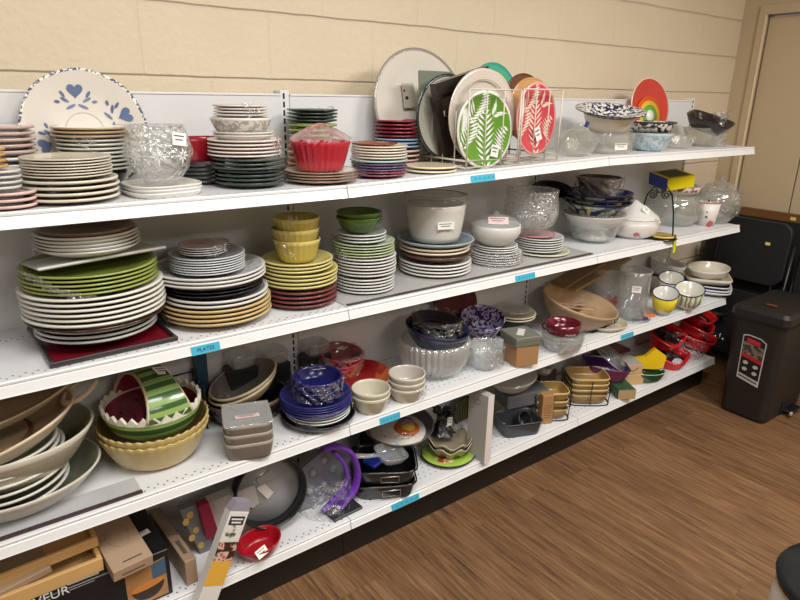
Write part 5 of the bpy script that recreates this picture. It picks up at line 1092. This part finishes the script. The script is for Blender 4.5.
# black roasters
BKR=M((20,20,22),.22,coat=.5); CHR=M((190,190,186),.2,metal=.9)
x,y,z,sc=P(383,495,4,60,1.605)
def roaster(z,h,label,rz,sc_):
    g=thing('roasting_pan',(x,y,z),label,'roasting pan',rz=rz); lathe('pan_body',sum(bowl_prof(.112*sc_,h,.004,.88,.8),[]),BKR,g,mod=sq(5.5,1,.8),seg=48)
    tube('pan_rim',[(.116*sc_*math.cos(a)*((abs(math.cos(a))**5.5+abs(math.sin(a))**5.5)**(-1/5.5)),.8*.116*sc_*math.sin(a)*((abs(math.cos(a))**5.5+abs(math.sin(a))**5.5)**(-1/5.5)),h) for a in [2*PI*k/48 for k in range(48)]],.003,BKR,g,closed=True)
    tube('wire_handle',[(-.012,-.8*.114*sc_-.002,h*.35),(-.014,-.8*.114*sc_-.012,h*.85),(.05,-.8*.114*sc_-.012,h*.9),(.052,-.8*.114*sc_-.002,h*.35)],.0026,CHR,g,closed=True); return g
zt2=.058; roaster(z,zt2,'black enamel roasting pan with silver wire handle, lower of two',facing(x,y)+.12,1.0); roaster(z+zt2+.004,.055,'black enamel roasting pan with silver wire handle, upper of two',facing(x,y)+.05,1.04)
zq=z+zt2+.06
g=tag(box('blue_carton',(.10,.06,.012),M((20,40,130),.4),loc=(x-.025,y,zq+.004),rot=(0,-.1,.2),bev=.002),'blue flat packet lying on the upper black roasting pan','packet')
g=thing('glass_skillet',(x+.0,y-.04,zq+.020),'clear glass dish with long handle lying on the black roasting pans','skillet',rot=(.1,.12,-.1)); lathe('dish_body',sum(bowl_prof(.055,.03,.004,.7,.7),[]),G((236,240,240),.25,bump=.3,bs=20,kind='glassG'),g,mod=sq(4)); tube('glass_handle',[(-.05,0,.025),(-.10,.0,.03),(-.14,.01,.032)],[.01,.012,.014],G((236,240,240),.35,bump=.3,bs=20,kind='glassG'),g,flat=.5)
x3,y3=ony(402,440,1.66).x,1.69; c3=dep((x3,y3,.3))/FPX; zl=zat(x3,y3-.08,447)
g=thing('skillet',(x3,y3,max(zl,zq+.045)-.02),'large grey skillet with printed fruit label above the roasting pans','pan',rot=(.12,-.05,0)); lathe('pan_body',sum(bowl_prof(36*c3,.045,.004,.7,.7),[]),M((96,96,94),.3,metal=.5),g)
lathe('paper_label',[(0,.012),(28*c3,.012),(28*c3,.013),(0,.013)],M((222,214,204),.5),g); lathe('fruit_print',[(0,.0135),(13*c3,.0135),(13*c3,.0142),(0,.0142)],M((226,120,40),.5),g,loc=(.035,-.012,0)); lathe('fruit_core',[(0,.0145),(7*c3,.0145),(7*c3,.015),(0,.015)],M((236,206,90),.5),g,loc=(.045,-.008,0)); lathe('purple_print',[(0,.014),(8*c3,.014),(8*c3,.0146),(0,.0146)],M((150,110,170),.5),g,loc=(.058,.02,0))
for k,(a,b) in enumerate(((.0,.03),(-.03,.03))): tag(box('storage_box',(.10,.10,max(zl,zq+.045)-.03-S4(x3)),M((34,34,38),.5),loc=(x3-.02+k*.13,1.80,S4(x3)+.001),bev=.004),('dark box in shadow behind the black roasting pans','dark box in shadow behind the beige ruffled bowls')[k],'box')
film(x3,y3,max(zl,zq+.045)+.02,max(zl,zq+.045)+.05,30*c3,'clear film over the grey skillet',frac=.4,seed=73)
# green plate, beige ruffled bowls
x,y,z,sc=P(447,478,4,56,1.62)
g=thing('serving_plate',(x,y,z),'bright green plate with orange food pattern under beige ruffled bowls','plate'); lathe('plate_body',[(0,0),(.06,0),(.104,.014),(.101,.017),(.06,.005),(0,.005)],[M((24,26,24),.4),M((164,196,80),.3)],g,midx=[0,0,0,1,1],mod=lambda a,r,zz:(r*math.cos(a)*1.08,r*math.sin(a),zz)); lathe('food_print',[(0,.0055),(.04,.0055),(.04,.006),(0,.006)],PT((170,70,40),(220,210,150),30,.5),g,loc=(-.03,-.01,0))
me=None
for k in range(2):
    g=tag(bpy.data.objects.new('ruffled_bowl',bowl_mesh(.088,.042,.004,[(160,148,126),(186,176,152),(150,138,116)],.6,.7,mod=scal(7,.04,.06,zamp=.010),key='ruf',seg=112)),('lower','upper')[k]+' of two beige ruffled bowls on the bright green plate','bowl'); COL.objects.link(g); g.location=(x+.012,y+.008,z+.016+.02*k); g.rotation_euler=(0,0,.1*k)
film(x+.012,y+.008,z+.045,z+.10,.075,'clear film over the beige ruffled bowls',frac=.4,seed=75)
tuft('black_bag',(x+.02,y+.07,z+.072),.055,.10,'dark crumpled plastic bag with white tag behind the ruffled bowls',5); bg=bpy.data.objects['black_bag']; bg.data.materials.clear(); bg.data.materials.append(M((40,40,46),.25,coat=.6,bump=.8,bs=30)); sticker(bg,.026,.034,(-.01,-.06,.075),(-.1,.2,0))
t,R_,p=lean('decorated_plate',466,412,1.80,34,'black plate with olive green loops standing behind the dark bag','plate',.15); facedisc('plate_body',R_,[PT((26,26,24),(110,110,60),22,.55,kind='wave'),matof((24,24,24))],t,.01)
# white tall carton
t=boxat('upright_carton',477,467,4,(.045,.14,.2),M((172,168,164),.45),'tall pale grey and white carton standing upright at mid bottom shelf','box',abs_rz=.06,foot=.07)
hC=zat(t.location.x,t.location.y-.05,396)-t.location.z; bpy.data.objects.remove(t.children[0]); box('carton_body',(.034,.10,hC),M((176,172,168),.45),t,bev=.0015); boxes('white_front',[((.034,.0008,hC-.002),(0,-.0505,.001),0)],M((226,216,212),.45),t); tube('round_logo',[(-.0176,.012*math.cos(a),hC-.04+.012*math.sin(a)) for a in [2*PI*k/20 for k in range(20)]],.0008,M((90,90,92),.5),t,closed=True,seg=4)
# loaf pans
GP=M((92,94,98),.3,metal=.35)
def loaf(loc,sx,sy,h,label,rot,mat=GP,parts=True):
    g=thing('loaf_pan',loc,label,'loaf pan',rot=rot); lathe('pan_body',sum(bowl_prof(.5*sx,h,.003,.86,.8),[]),mat,g,mod=sq(7,1,sy/sx),seg=56)
    r=.5*sx*1.02; tube('pan_rim',[(r*math.cos(a)*((abs(math.cos(a))**7+abs(math.sin(a))**7)**(-1/7)),sy/sx*r*math.sin(a)*((abs(math.cos(a))**7+abs(math.sin(a))**7)**(-1/7)),h) for a in [2*PI*k/56 for k in range(56)]],.0028,mat,g,closed=True); return g
x,y,z,sc=P(516,438,4,48,1.60)
loaf((x,y,z),.185,.13,.065,'dark grey loaf pan at the front, holding smaller pans',(0,0,facing(x,y)+.5),M((70,72,76),.3,metal=.3))
tag(lathe('round_tin',sum(bowl_prof(.042,.05,.003,.8,.8),[]),M((50,52,56),.3,metal=.4),None,(x+.01,y+.01,z+.03),(1.0,.2,0)),'small dark round tin lying inside the front loaf pan','tin')
x2,y2=ony(520,418,1.68).x,1.68
g=box('loaf_pan',(.21,.12,.065),M((112,114,118),.3,metal=.3,bump=.2,bs=30),loc=(x2,y2,z+.078),rot=(.0,-.05,facing(x2,y2)+.55),bev=.008,seg=2); tag(g,'grey loaf pan turned upside down in film on the front pan','loaf pan')
x3,y3=ony(510,400,1.70).x,1.70
g=thing('white_casserole',(x3,y3,z+.15),'white oval casserole bowl with clear lid above the grey loaf pans','casserole',rot=(.05,-.05,.1)); o_,i_=bowl_prof(.10,.06,.005,.5,.6); lathe('bowl_body',o_+i_,matof((196,192,180)),g,mod=lambda a,r,zz:(r*math.cos(a)*1.2,r*math.sin(a),zz)); lathe('clear_lid',[(.105,.061),(.10,.07),(.05,.074),(0,.075)],G((236,240,240),.45,bump=.3,bs=20,kind='glassH'),g,mod=lambda a,r,zz:(r*math.cos(a)*1.18,r*math.sin(a),zz))
g=boxat('kraft_packet',543,424,4,(.055,.06,.14),M((166,124,80),.55),'brown printed carton between loaf pans and wire baskets','box',rz=.5); boxes('print_line',[((.036,.0006,.003),(0,-.0303,.03+.012*k),0) for k in range(6)],M((120,84,52),.6),g)
g=boxat('orange_packet',546,420,4,(.02,.03,.05),M((214,70,30),.4),'small orange-red packet beside the brown printed carton','packet',rz=.4)
g=tag(lathe('glass_dish',sum(bowl_prof(.05,.04,.004,.6,.6),[]),G((236,240,240),.35,bump=.3,bs=20,kind='glassH'),None,(ony(541,392,1.72).x,1.72,z+.15)),'small frosted glass dish right of the white casserole','dish')
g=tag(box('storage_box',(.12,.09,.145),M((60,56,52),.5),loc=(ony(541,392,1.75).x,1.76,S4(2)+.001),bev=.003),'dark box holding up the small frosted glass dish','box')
# wire baskets with tan dishes
TN=(172,140,82); WIR=M((44,38,34),.35,metal=.5)
def basket(px,py,w,label,n,lab2,topw,film_l,seed,rz=.35):
    x,y,z,sc=P(px,py-10,4,w,1.62); R=w/2*sc; a0=facing(x,y)+rz; H=zat(x,y-R*.6,py-w*.85)-z; H=max(.07,min(H,.13))
    g=thing('wire_basket',(x,y,z),label,'wire basket',rz=a0)
    def sr(r,zz,N=32): return [(r*math.cos(a)*((abs(math.cos(a))**5+abs(math.sin(a))**5)**(-.2)),.8*r*math.sin(a)*((abs(math.cos(a))**5+abs(math.sin(a))**5)**(-.2)),zz) for a in [2*PI*k/N for k in range(N)]]
    tubes('wire_ring',[(sr(R*1.0,.004),.0028,True),(sr(R*1.06,H*.55),.0022,True)],WIR,g,seg=5)
    for k in range(8):
        A=sr(R*1.0,.004)[k*4]; B=sr(R*1.07,H)[k*4]; tube('wire_post',[A,B,(B[0]*1.06,B[1]*1.06,H-.012)],.0022,WIR,g,seg=5)
    me=bowl_mesh(R*.95,.045,.0045,[(TN),(206,178,118),(150,118,66)],.82,.8,mod=sq(5,1,.8),key='bsk%d'%px)
    for k in range(n):
        o=bpy.data.objects.new('tan_dish',me); COL.objects.link(o); o.location=(x,y,z+.008+(H-.045-.004)*k/(n-1)); o.rotation_euler=(0,0,a0); tag(o,ordn(k,n,'square dish',lab2),'dish','tan dishes '+label[:12])
    film(x,y,z+H*.4,z+H+.004,R*.98,film_l,frac=.35,seed=seed)
basket(584,410,42,'black wire basket of tan dishes right of centre, bottom shelf',4,'tan nested',1,'clear film round the right basket of tan dishes',81)
basket(549,404,38,'black wire basket of tan dishes beside brown carton, bottom shelf',3,'dull brown nested',1,'clear film round the left basket of brown dishes',82)
# blue red glass casserole with glass lid
x,y=ony(606,378,1.67).x,1.66; z=S4(x)
tg=boxat('green_carton',620,399,4,(.09,.12,.05),M((52,84,56),.4),'green and tan printed carton under the blue and red casserole','box',rz=.5); boxes('tan_end',[((.088,.0008,.045),(.0,-.0603,.002),0)],M((176,146,104),.45),tg)
z5=z+.055; BRd=PT((28,40,110),(110,16,34),3.0,.5,soft=.2,rough=.2,coat=.5)
g=thing('blue_casserole',(ony(603,372,1.655).x,1.655,z5+.004),'blue to red glass casserole with tilted clear lid on the green carton','casserole',rot=(.0,.12,facing(x,y)+.3)); lathe('dish_body',sum(bowl_prof(.115,.07,.005,.8,.7),[]),BRd,g,mod=sq(4,1,.75),seg=48)
ld=thing('casserole_cover',(ony(608,360,1.66).x,1.66,z5+.088),'clear domed glass lid tilted on the blue casserole','lid',rot=(.5,.5,.2)); ld.scale=(1.3,1.3,1.3); lathe('lid_dome',[(.09,0),(.088,.006),(.06,.03),(.02,.04),(0,.041)],G((232,238,236),.22,bump=.2,bs=14,kind='glassJ'),ld,mod=sq(3,1,.8)); tube('lid_rim',[(.09*math.cos(a),.072*math.sin(a),0) for a in [2*PI*k/30 for k in range(30)]],.003,G((232,238,236),.4,kind='glassJ2'),ld,closed=True)
g=boxat('tan_carton',636,388,4,(.10,.12,.055),M((196,160,112),.45),'tan printed carton, lower of two behind the blue casserole','box',rz=.55,dy=.05); g2=thing('tan_carton',(g.location.x-.01,g.location.y+.01,g.location.z+.057),'tan carton with pale grey top, upper of two behind the blue casserole','box',rz=g.rotation_euler[2]+.05); box('carton_body',(.10,.12,.052),M((196,164,120),.45),g2,bev=.002); boxes('grey_top',[((.098,.118,.0008),(0,0,.0522),0)],M((170,166,158),.5),g2); tubes('tick_mark',[([(-.02,-.061,.03),(-.005,-.061,.015),(.025,-.061,.035)],.0015)],M((40,30,26),.5),g2)
# green oval dish
x,y,z,sc=P(639,378,4,52,1.60)
g=thing('green_dish',(x,y,z),'dark green oval dish with pale rim and tan label before red baskets','dish',rz=facing(x,y)+.2); o_,i_=bowl_prof(.10,.055,.004,.75,.7); lathe('dish_body',o_+i_,[matof((28,70,36)),matof((190,196,180))],g,mod=lambda a,r,zz:(r*math.cos(a)*1.25,r*math.sin(a)*.8,zz),midx=[0]*(len(o_)-1)+[1]*2+[0]*20)
boxes('tan_label',[((.055,.001,.036),(-.05,-.0775,.008),0)],M((176,150,112),.5),g,rot=(0,0,-.2)); tube('dish_handle',[(.10+.03*math.sin(a),.03*math.cos(a),.048) for a in [PI*k/10 for k in range(11)]],.005,M((200,204,196),.3),g)
yl=thing('yellow_bag',(x+.055,y-.0,z+.045),'bright yellow folded paper bag standing in the dark green dish','bag',rz=facing(x,y)+.35); yl.scale=(1.45,1.4,1.45); prism('bag_body',[(-.055,.0),(.055,.0),(.062,.05),(.02,.078),(-.012,.045),(-.065,.032)],.02,M((236,196,20),.5),yl)
g=tag(box('maroon_tray',(.17,.12,.02),M((90,14,22),.3,coat=.3),loc=(x-.0,1.77,z+.10),rot=(.15,.12,.2),bev=.004),'dark maroon tray leaning behind the yellow bag','tray')
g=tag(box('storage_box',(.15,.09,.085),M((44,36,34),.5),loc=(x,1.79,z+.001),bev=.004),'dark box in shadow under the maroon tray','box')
# red baskets
RED=M((206,24,32),.28,coat=.4); 
def redtray(px,py,Y,w,label,rot,z):
    x=ony(px,py,Y).x; g=thing('red_basket',(x,Y,z),label,'basket',rot=rot); o,i=bowl_prof(w/2,.06,.006,.85,.8); lathe('basket_body',o+i,[RED,M((40,16,18),.5)],g,mod=sq(5,1,.72),seg=48,midx=[0]*(len(o)+1)+[0,0,0,0]+[1]*10)
    tube('basket_rim',[(1.03*w/2*math.cos(a)*((abs(math.cos(a))**5+abs(math.sin(a))**5)**(-.2)),.72*1.03*w/2*math.sin(a)*((abs(math.cos(a))**5+abs(math.sin(a))**5)**(-.2)),.06) for a in [2*PI*k/40 for k in range(40)]],.009,RED,g,closed=True,flat=.7); tubes('dark_contents',[([(-.03,0,.035),(.0,.01,.045),(.03,-.005,.036)],.014)],M((40,34,34),.5),g); return g
zz=S4(2.9)
for k,(px,py,Y,w,rot,dz,lab) in enumerate(((664,372,1.64,.24,(.25,.0,.3),.0,'red plastic basket at the front, lowest of the wrapped red pile'),(694,362,1.66,.22,(.15,.1,.4),.002,'red plastic basket low on the right of the wrapped red pile'),(662,350,1.72,.22,(.4,-.1,.2),.075,'red plastic basket with dark opening, upper left of the red pile'),(690,344,1.70,.24,(.35,.05,.35),.085,'red plastic basket in middle of the wrapped red pile'),(690,332,1.72,.26,(.45,.1,.25),.15,'largest red plastic basket with dark opening, topmost of red pile'))):
    redtray(px,py,Y,w,lab,rot,zz+dz)
fx_,fy_=ony(680,365,1.66).x,1.68
film(fx_,fy_,zz+.01,zz+.16,.13,'clear shiny film wrapped round the red basket pile',frac=.38,seed=85)
x,y=ony(709,365,1.70).x,1.67; tuft('black_bag',(x,y,S4(x)+.001),.075,.13,'crumpled black plastic bag at the right end of bottom shelf',9); bg=[o for o in COL.objects if o.name.startswith('black_bag')][-1]; bg.data.materials.clear(); bg.data.materials.append(M((24,24,27),.2,coat=.7,bump=.8,bs=30))
g=thing('wire_coil',(x-.01,y+.03,S4(x)+.15),'dark coiled cable lying on top of the black bag','cable',rot=(.2,0,0)); tube('cable_loop',[((.06+.002*k)*math.cos(k*.5),(.045+.001*k)*math.sin(k*.5),.0012*k) for k in range(34)],.0035,M((30,34,32),.4),g,seg=6)
# ================================================================ TRASH CAN
CAN=M((31,27,25),.5); CAN2=M((27,24,23),.45)
near=onz(765,427,0); far=onz(727,415,0)
wC,lC=.25,.42; t=thing('trash_can',(near.x+lC/2+.0,near.y+wC/2,0),'dark brown-black step trash can with red and black product label','trash can',rz=.0)
def rr(sx,sy,r,z,n=5):
    P_=[]
    for (cx,cy,a0) in ((sx/2-r,sy/2-r,0),(-sx/2+r,sy/2-r,PI/2),(-sx/2+r,-sy/2+r,PI),(sx/2-r,-sy/2+r,1.5*PI)):
        for k in range(n+1): a=a0+PI/2*k/n; P_.append((cx+r*math.cos(a),cy+r*math.sin(a),z))
    return P_
def loft(name,rings,mat,parent,cap=True,**kw):
    n=len(rings[0]); V=[p for r in rings for p in r]; F=[[i*n+k,i*n+(k+1)%n,(i+1)*n+(k+1)%n,(i+1)*n+k] for i in range(len(rings)-1) for k in range(n)]
    if cap: F.append(list(range(n))[::-1]); F.append([(len(rings)-1)*n+k for k in range(n)])
    return link(name,mesh(name,V,F,smooth=False),mat,parent,**kw)
hT=.53
loft('can_body',[rr(lC-.02,wC-.03,.035,.0),rr(lC,wC-.02,.035,.02),rr(lC+.03,wC+.005,.035,hT)],CAN,t)
loft('can_lid',[rr(lC+.045,wC+.02,.035,hT-.002),rr(lC+.055,wC+.03,.035,hT+.012),rr(lC+.05,wC+.026,.035,hT+.045),rr(lC+.02,wC+.0,.03,hT+.062)],CAN2,t)
box('lid_emblem',(.07,.045,.004),CAN2,t,loc=(-lC/2+.10,-.0,hT+.062),bev=.001,rot=(0,0,PI/2)); box('emblem_badge',(.012,.05,.0015),M((150,70,60),.3),t,loc=(-lC/2+.10,0,hT+.066))
boxes('pedal_recess',[((.17,.006,.07),(.05,-wC/2+.006,.02),.002)],M((10,10,10),.6),t); g=box('foot_pedal',(.12,.05,.014),M((16,16,16),.4),t,loc=(.05,-wC/2-.012,.022),bev=.004); box('pedal_tip',(.022,.012,.016),M((170,166,158),.3),t,loc=(-.02,-wC/2-.038,.024),bev=.003)
# label on the face towards -X
def lab(pts,th,mat,name,dx=0):
    # pts in (y up to right, z); face leans outwards
    V=[];n=len(pts); 
    def xf(z): return -(lC/2+.015*(z/hT))-.0012-dx
    V=[(xf(z),y,z) for y,z in pts]; F=[list(range(n))]; return link(name,mesh(name,V,F,smooth=False),mat,lb)
lb=thing('x',(0,0,0),'temp label name here','x') if False else bpy.data.objects.new('product_label',mesh('product_label',[(-(lC/2+.015*(z/hT))-.001,y,z) for y,z in [(.055,.215),(-.055,.19),(-.058,.43),(-.03,.448),(.03,.455),(.058,.448)]],[[0,1,2,3,4,5]],smooth=False)); COL.objects.link(lb); lb.parent=t; lb.data.materials.append(M((190,188,184),.4)); lb['label']='red, black and white product label'
lab([(.050,.245),(-.050,.222),(-.053,.428),(-.028,.443),(.028,.449),(.053,.443)],0,M((26,24,24),.4),'label_field',.0006)
lab([(.050,.34),(-.051,.318),(-.0515,.40),(.0515,.415)],0,PT((120,108,92),(60,54,50),40,.5),'label_photo',.0010); lab([(.050,.335),(-.0505,.312),(-.0508,.333),(.0505,.356)],0,M((176,30,36),.4),'label_band',.0014); lab([(.035,.417),(-.03,.405),(-.03,.428),(.035,.438)],0,M((190,34,40),.4),'label_badge',.0014)
for k,(yy,zz2) in enumerate(((.024,.305),(-.026,.293),(.024,.270),(-.026,.258))): lab([(yy+.013*math.cos(a),zz2+.010*math.sin(a)) for a in [2*PI*j/14 for j in range(14)]],0,M((180,178,172),.4),'label_icon',.0012)
lab([(.048,.226),(-.047,.205),(-.047,.212),(.048,.234)],0,M((60,60,60),.4),'label_text',.0010)
for i,y1 in ((0,.02),(1,-.01)): pass
# ================================================================ FOLDED CHAIRS AND TABLE AT THE SIDE WALL
BLK=M((20,21,24),.55,name='vinyl'); WOODB=PT((96,62,30),(124,84,44),4,.5,soft=.3,rough=.5,stretch=(1,.15,8))
zt3=onx(760,213,3.95).z; t=thing('folding_table',(3.972,1.42,0),'folded table with brown wooden edge standing upright against the side wall','folding table')
box('wood_edge',(.03,1.1,.05),WOODB,t,loc=(0,0,zt3-.03),bev=.003); box('table_top',(.022,1.08,zt3-.05),M((24,22,22),.6),t,loc=(0,0,.02)); box('lower_edge',(.03,1.1,.02),WOODB,t,loc=(0,0,.0),bev=.003)
q_=onx(793,219,3.955); g=boxes('price_sticker',[((.001,.03,.018),(-.016,q_.y-1.42,zt3-.015),0)],M((220,200,110),.5),t); g['label']='small yellow price sticker'
def chair(X,yc,lean_,label,tagpx=None,W=.40,ztop=.90):
    t=thing('folding_chair',(X,yc,0),label,'chair',rot=(0,lean_,0)); 
    def pad(n_,w,h,z0,r,th,m,x=0):
        P_=rr(w,h,r,0,6); V=[(x-th/2,p[0],z0+h/2+p[1]) for p in P_]+[(x+th/2,p[0],z0+h/2+p[1]) for p in P_]; n=len(P_); F=[list(range(n)),list(range(n,2*n))[::-1]]+[[i,i+n,(i+1)%n+n,(i+1)%n] for i in range(n)]
        o=link(n_,mesh(n_,V,F,smooth=False),m,t); b=o.modifiers.new('round','BEVEL'); b.width=.006; b.segments=2; b.limit_method='ANGLE'; return o
    pad('backrest',W,.36,ztop-.36,.07,.03,BLK); pad('seat',W-.02,.40,.10,.06,.035,BLK,.01)
    for s_ in (-1,1):
        tube('leg_tube',[(.012,s_*(W/2+.012),ztop-.12),(.012,s_*(W/2+.012),.0)],.011,M((34,34,36),.3,metal=.5),t); tube('rear_leg',[(.045,s_*(W/2-.02),ztop-.36),(.045,s_*(W/2-.0),.0)],.010,M((34,34,36),.3,metal=.5),t)
    tube('cross_bar',[(.012,-W/2-.012,.09),(.012,W/2+.012,.09)],.009,M((34,34,36),.3,metal=.5),t)
    if tagpx: boxes('price_sticker',[((.001,.026,.016),(-.016,tagpx[0],tagpx[1]),0)],M((226,206,120),.5),t)['label']='small yellow price sticker'
    return t
c=onx(761,228,3.80); chair(3.70,1.575,.075,'black padded folding chair with yellow sticker, leaning behind the trash can',(-.075,.79),W=.38,ztop=zat(3.78,1.575,219))
chair(3.83,1.70,.04,'second black folding chair, behind and left of the stickered one',None,W=.40,ztop=.80)
chair(3.78,1.17,.06,'black folding chair at the right edge of the photo',None,W=.36,ztop=.86)
# ================================================================ BIN AT THE LOWER RIGHT
px_=onz(787,590,.42); bc=px_+CR*.165; bc.z=0; t=thing('waste_bin',bc,'round dark bin with pale liner at the lower right corner','bin')
lathe('bin_body',[(0,0),(.13,0),(.15,.36),(.155,.40),(.16,.42),(.15,.42),(.145,.36),(.125,.01),(0,.01)],M((28,32,34),.4),t); 
lathe('bin_lid',[(.163,.40),(.168,.42),(.16,.435),(.1,.445),(0,.447)],M((26,30,32),.35),t)
lathe('bin_liner',[(.153,.398),(.163,.37),(.167,.30),(.165,.25),(.162,.25),(.160,.36),(.152,.394)],M((200,190,180),.5,bump=.5,bs=30),t,mod=scal(9,.02,.158),seg=54)
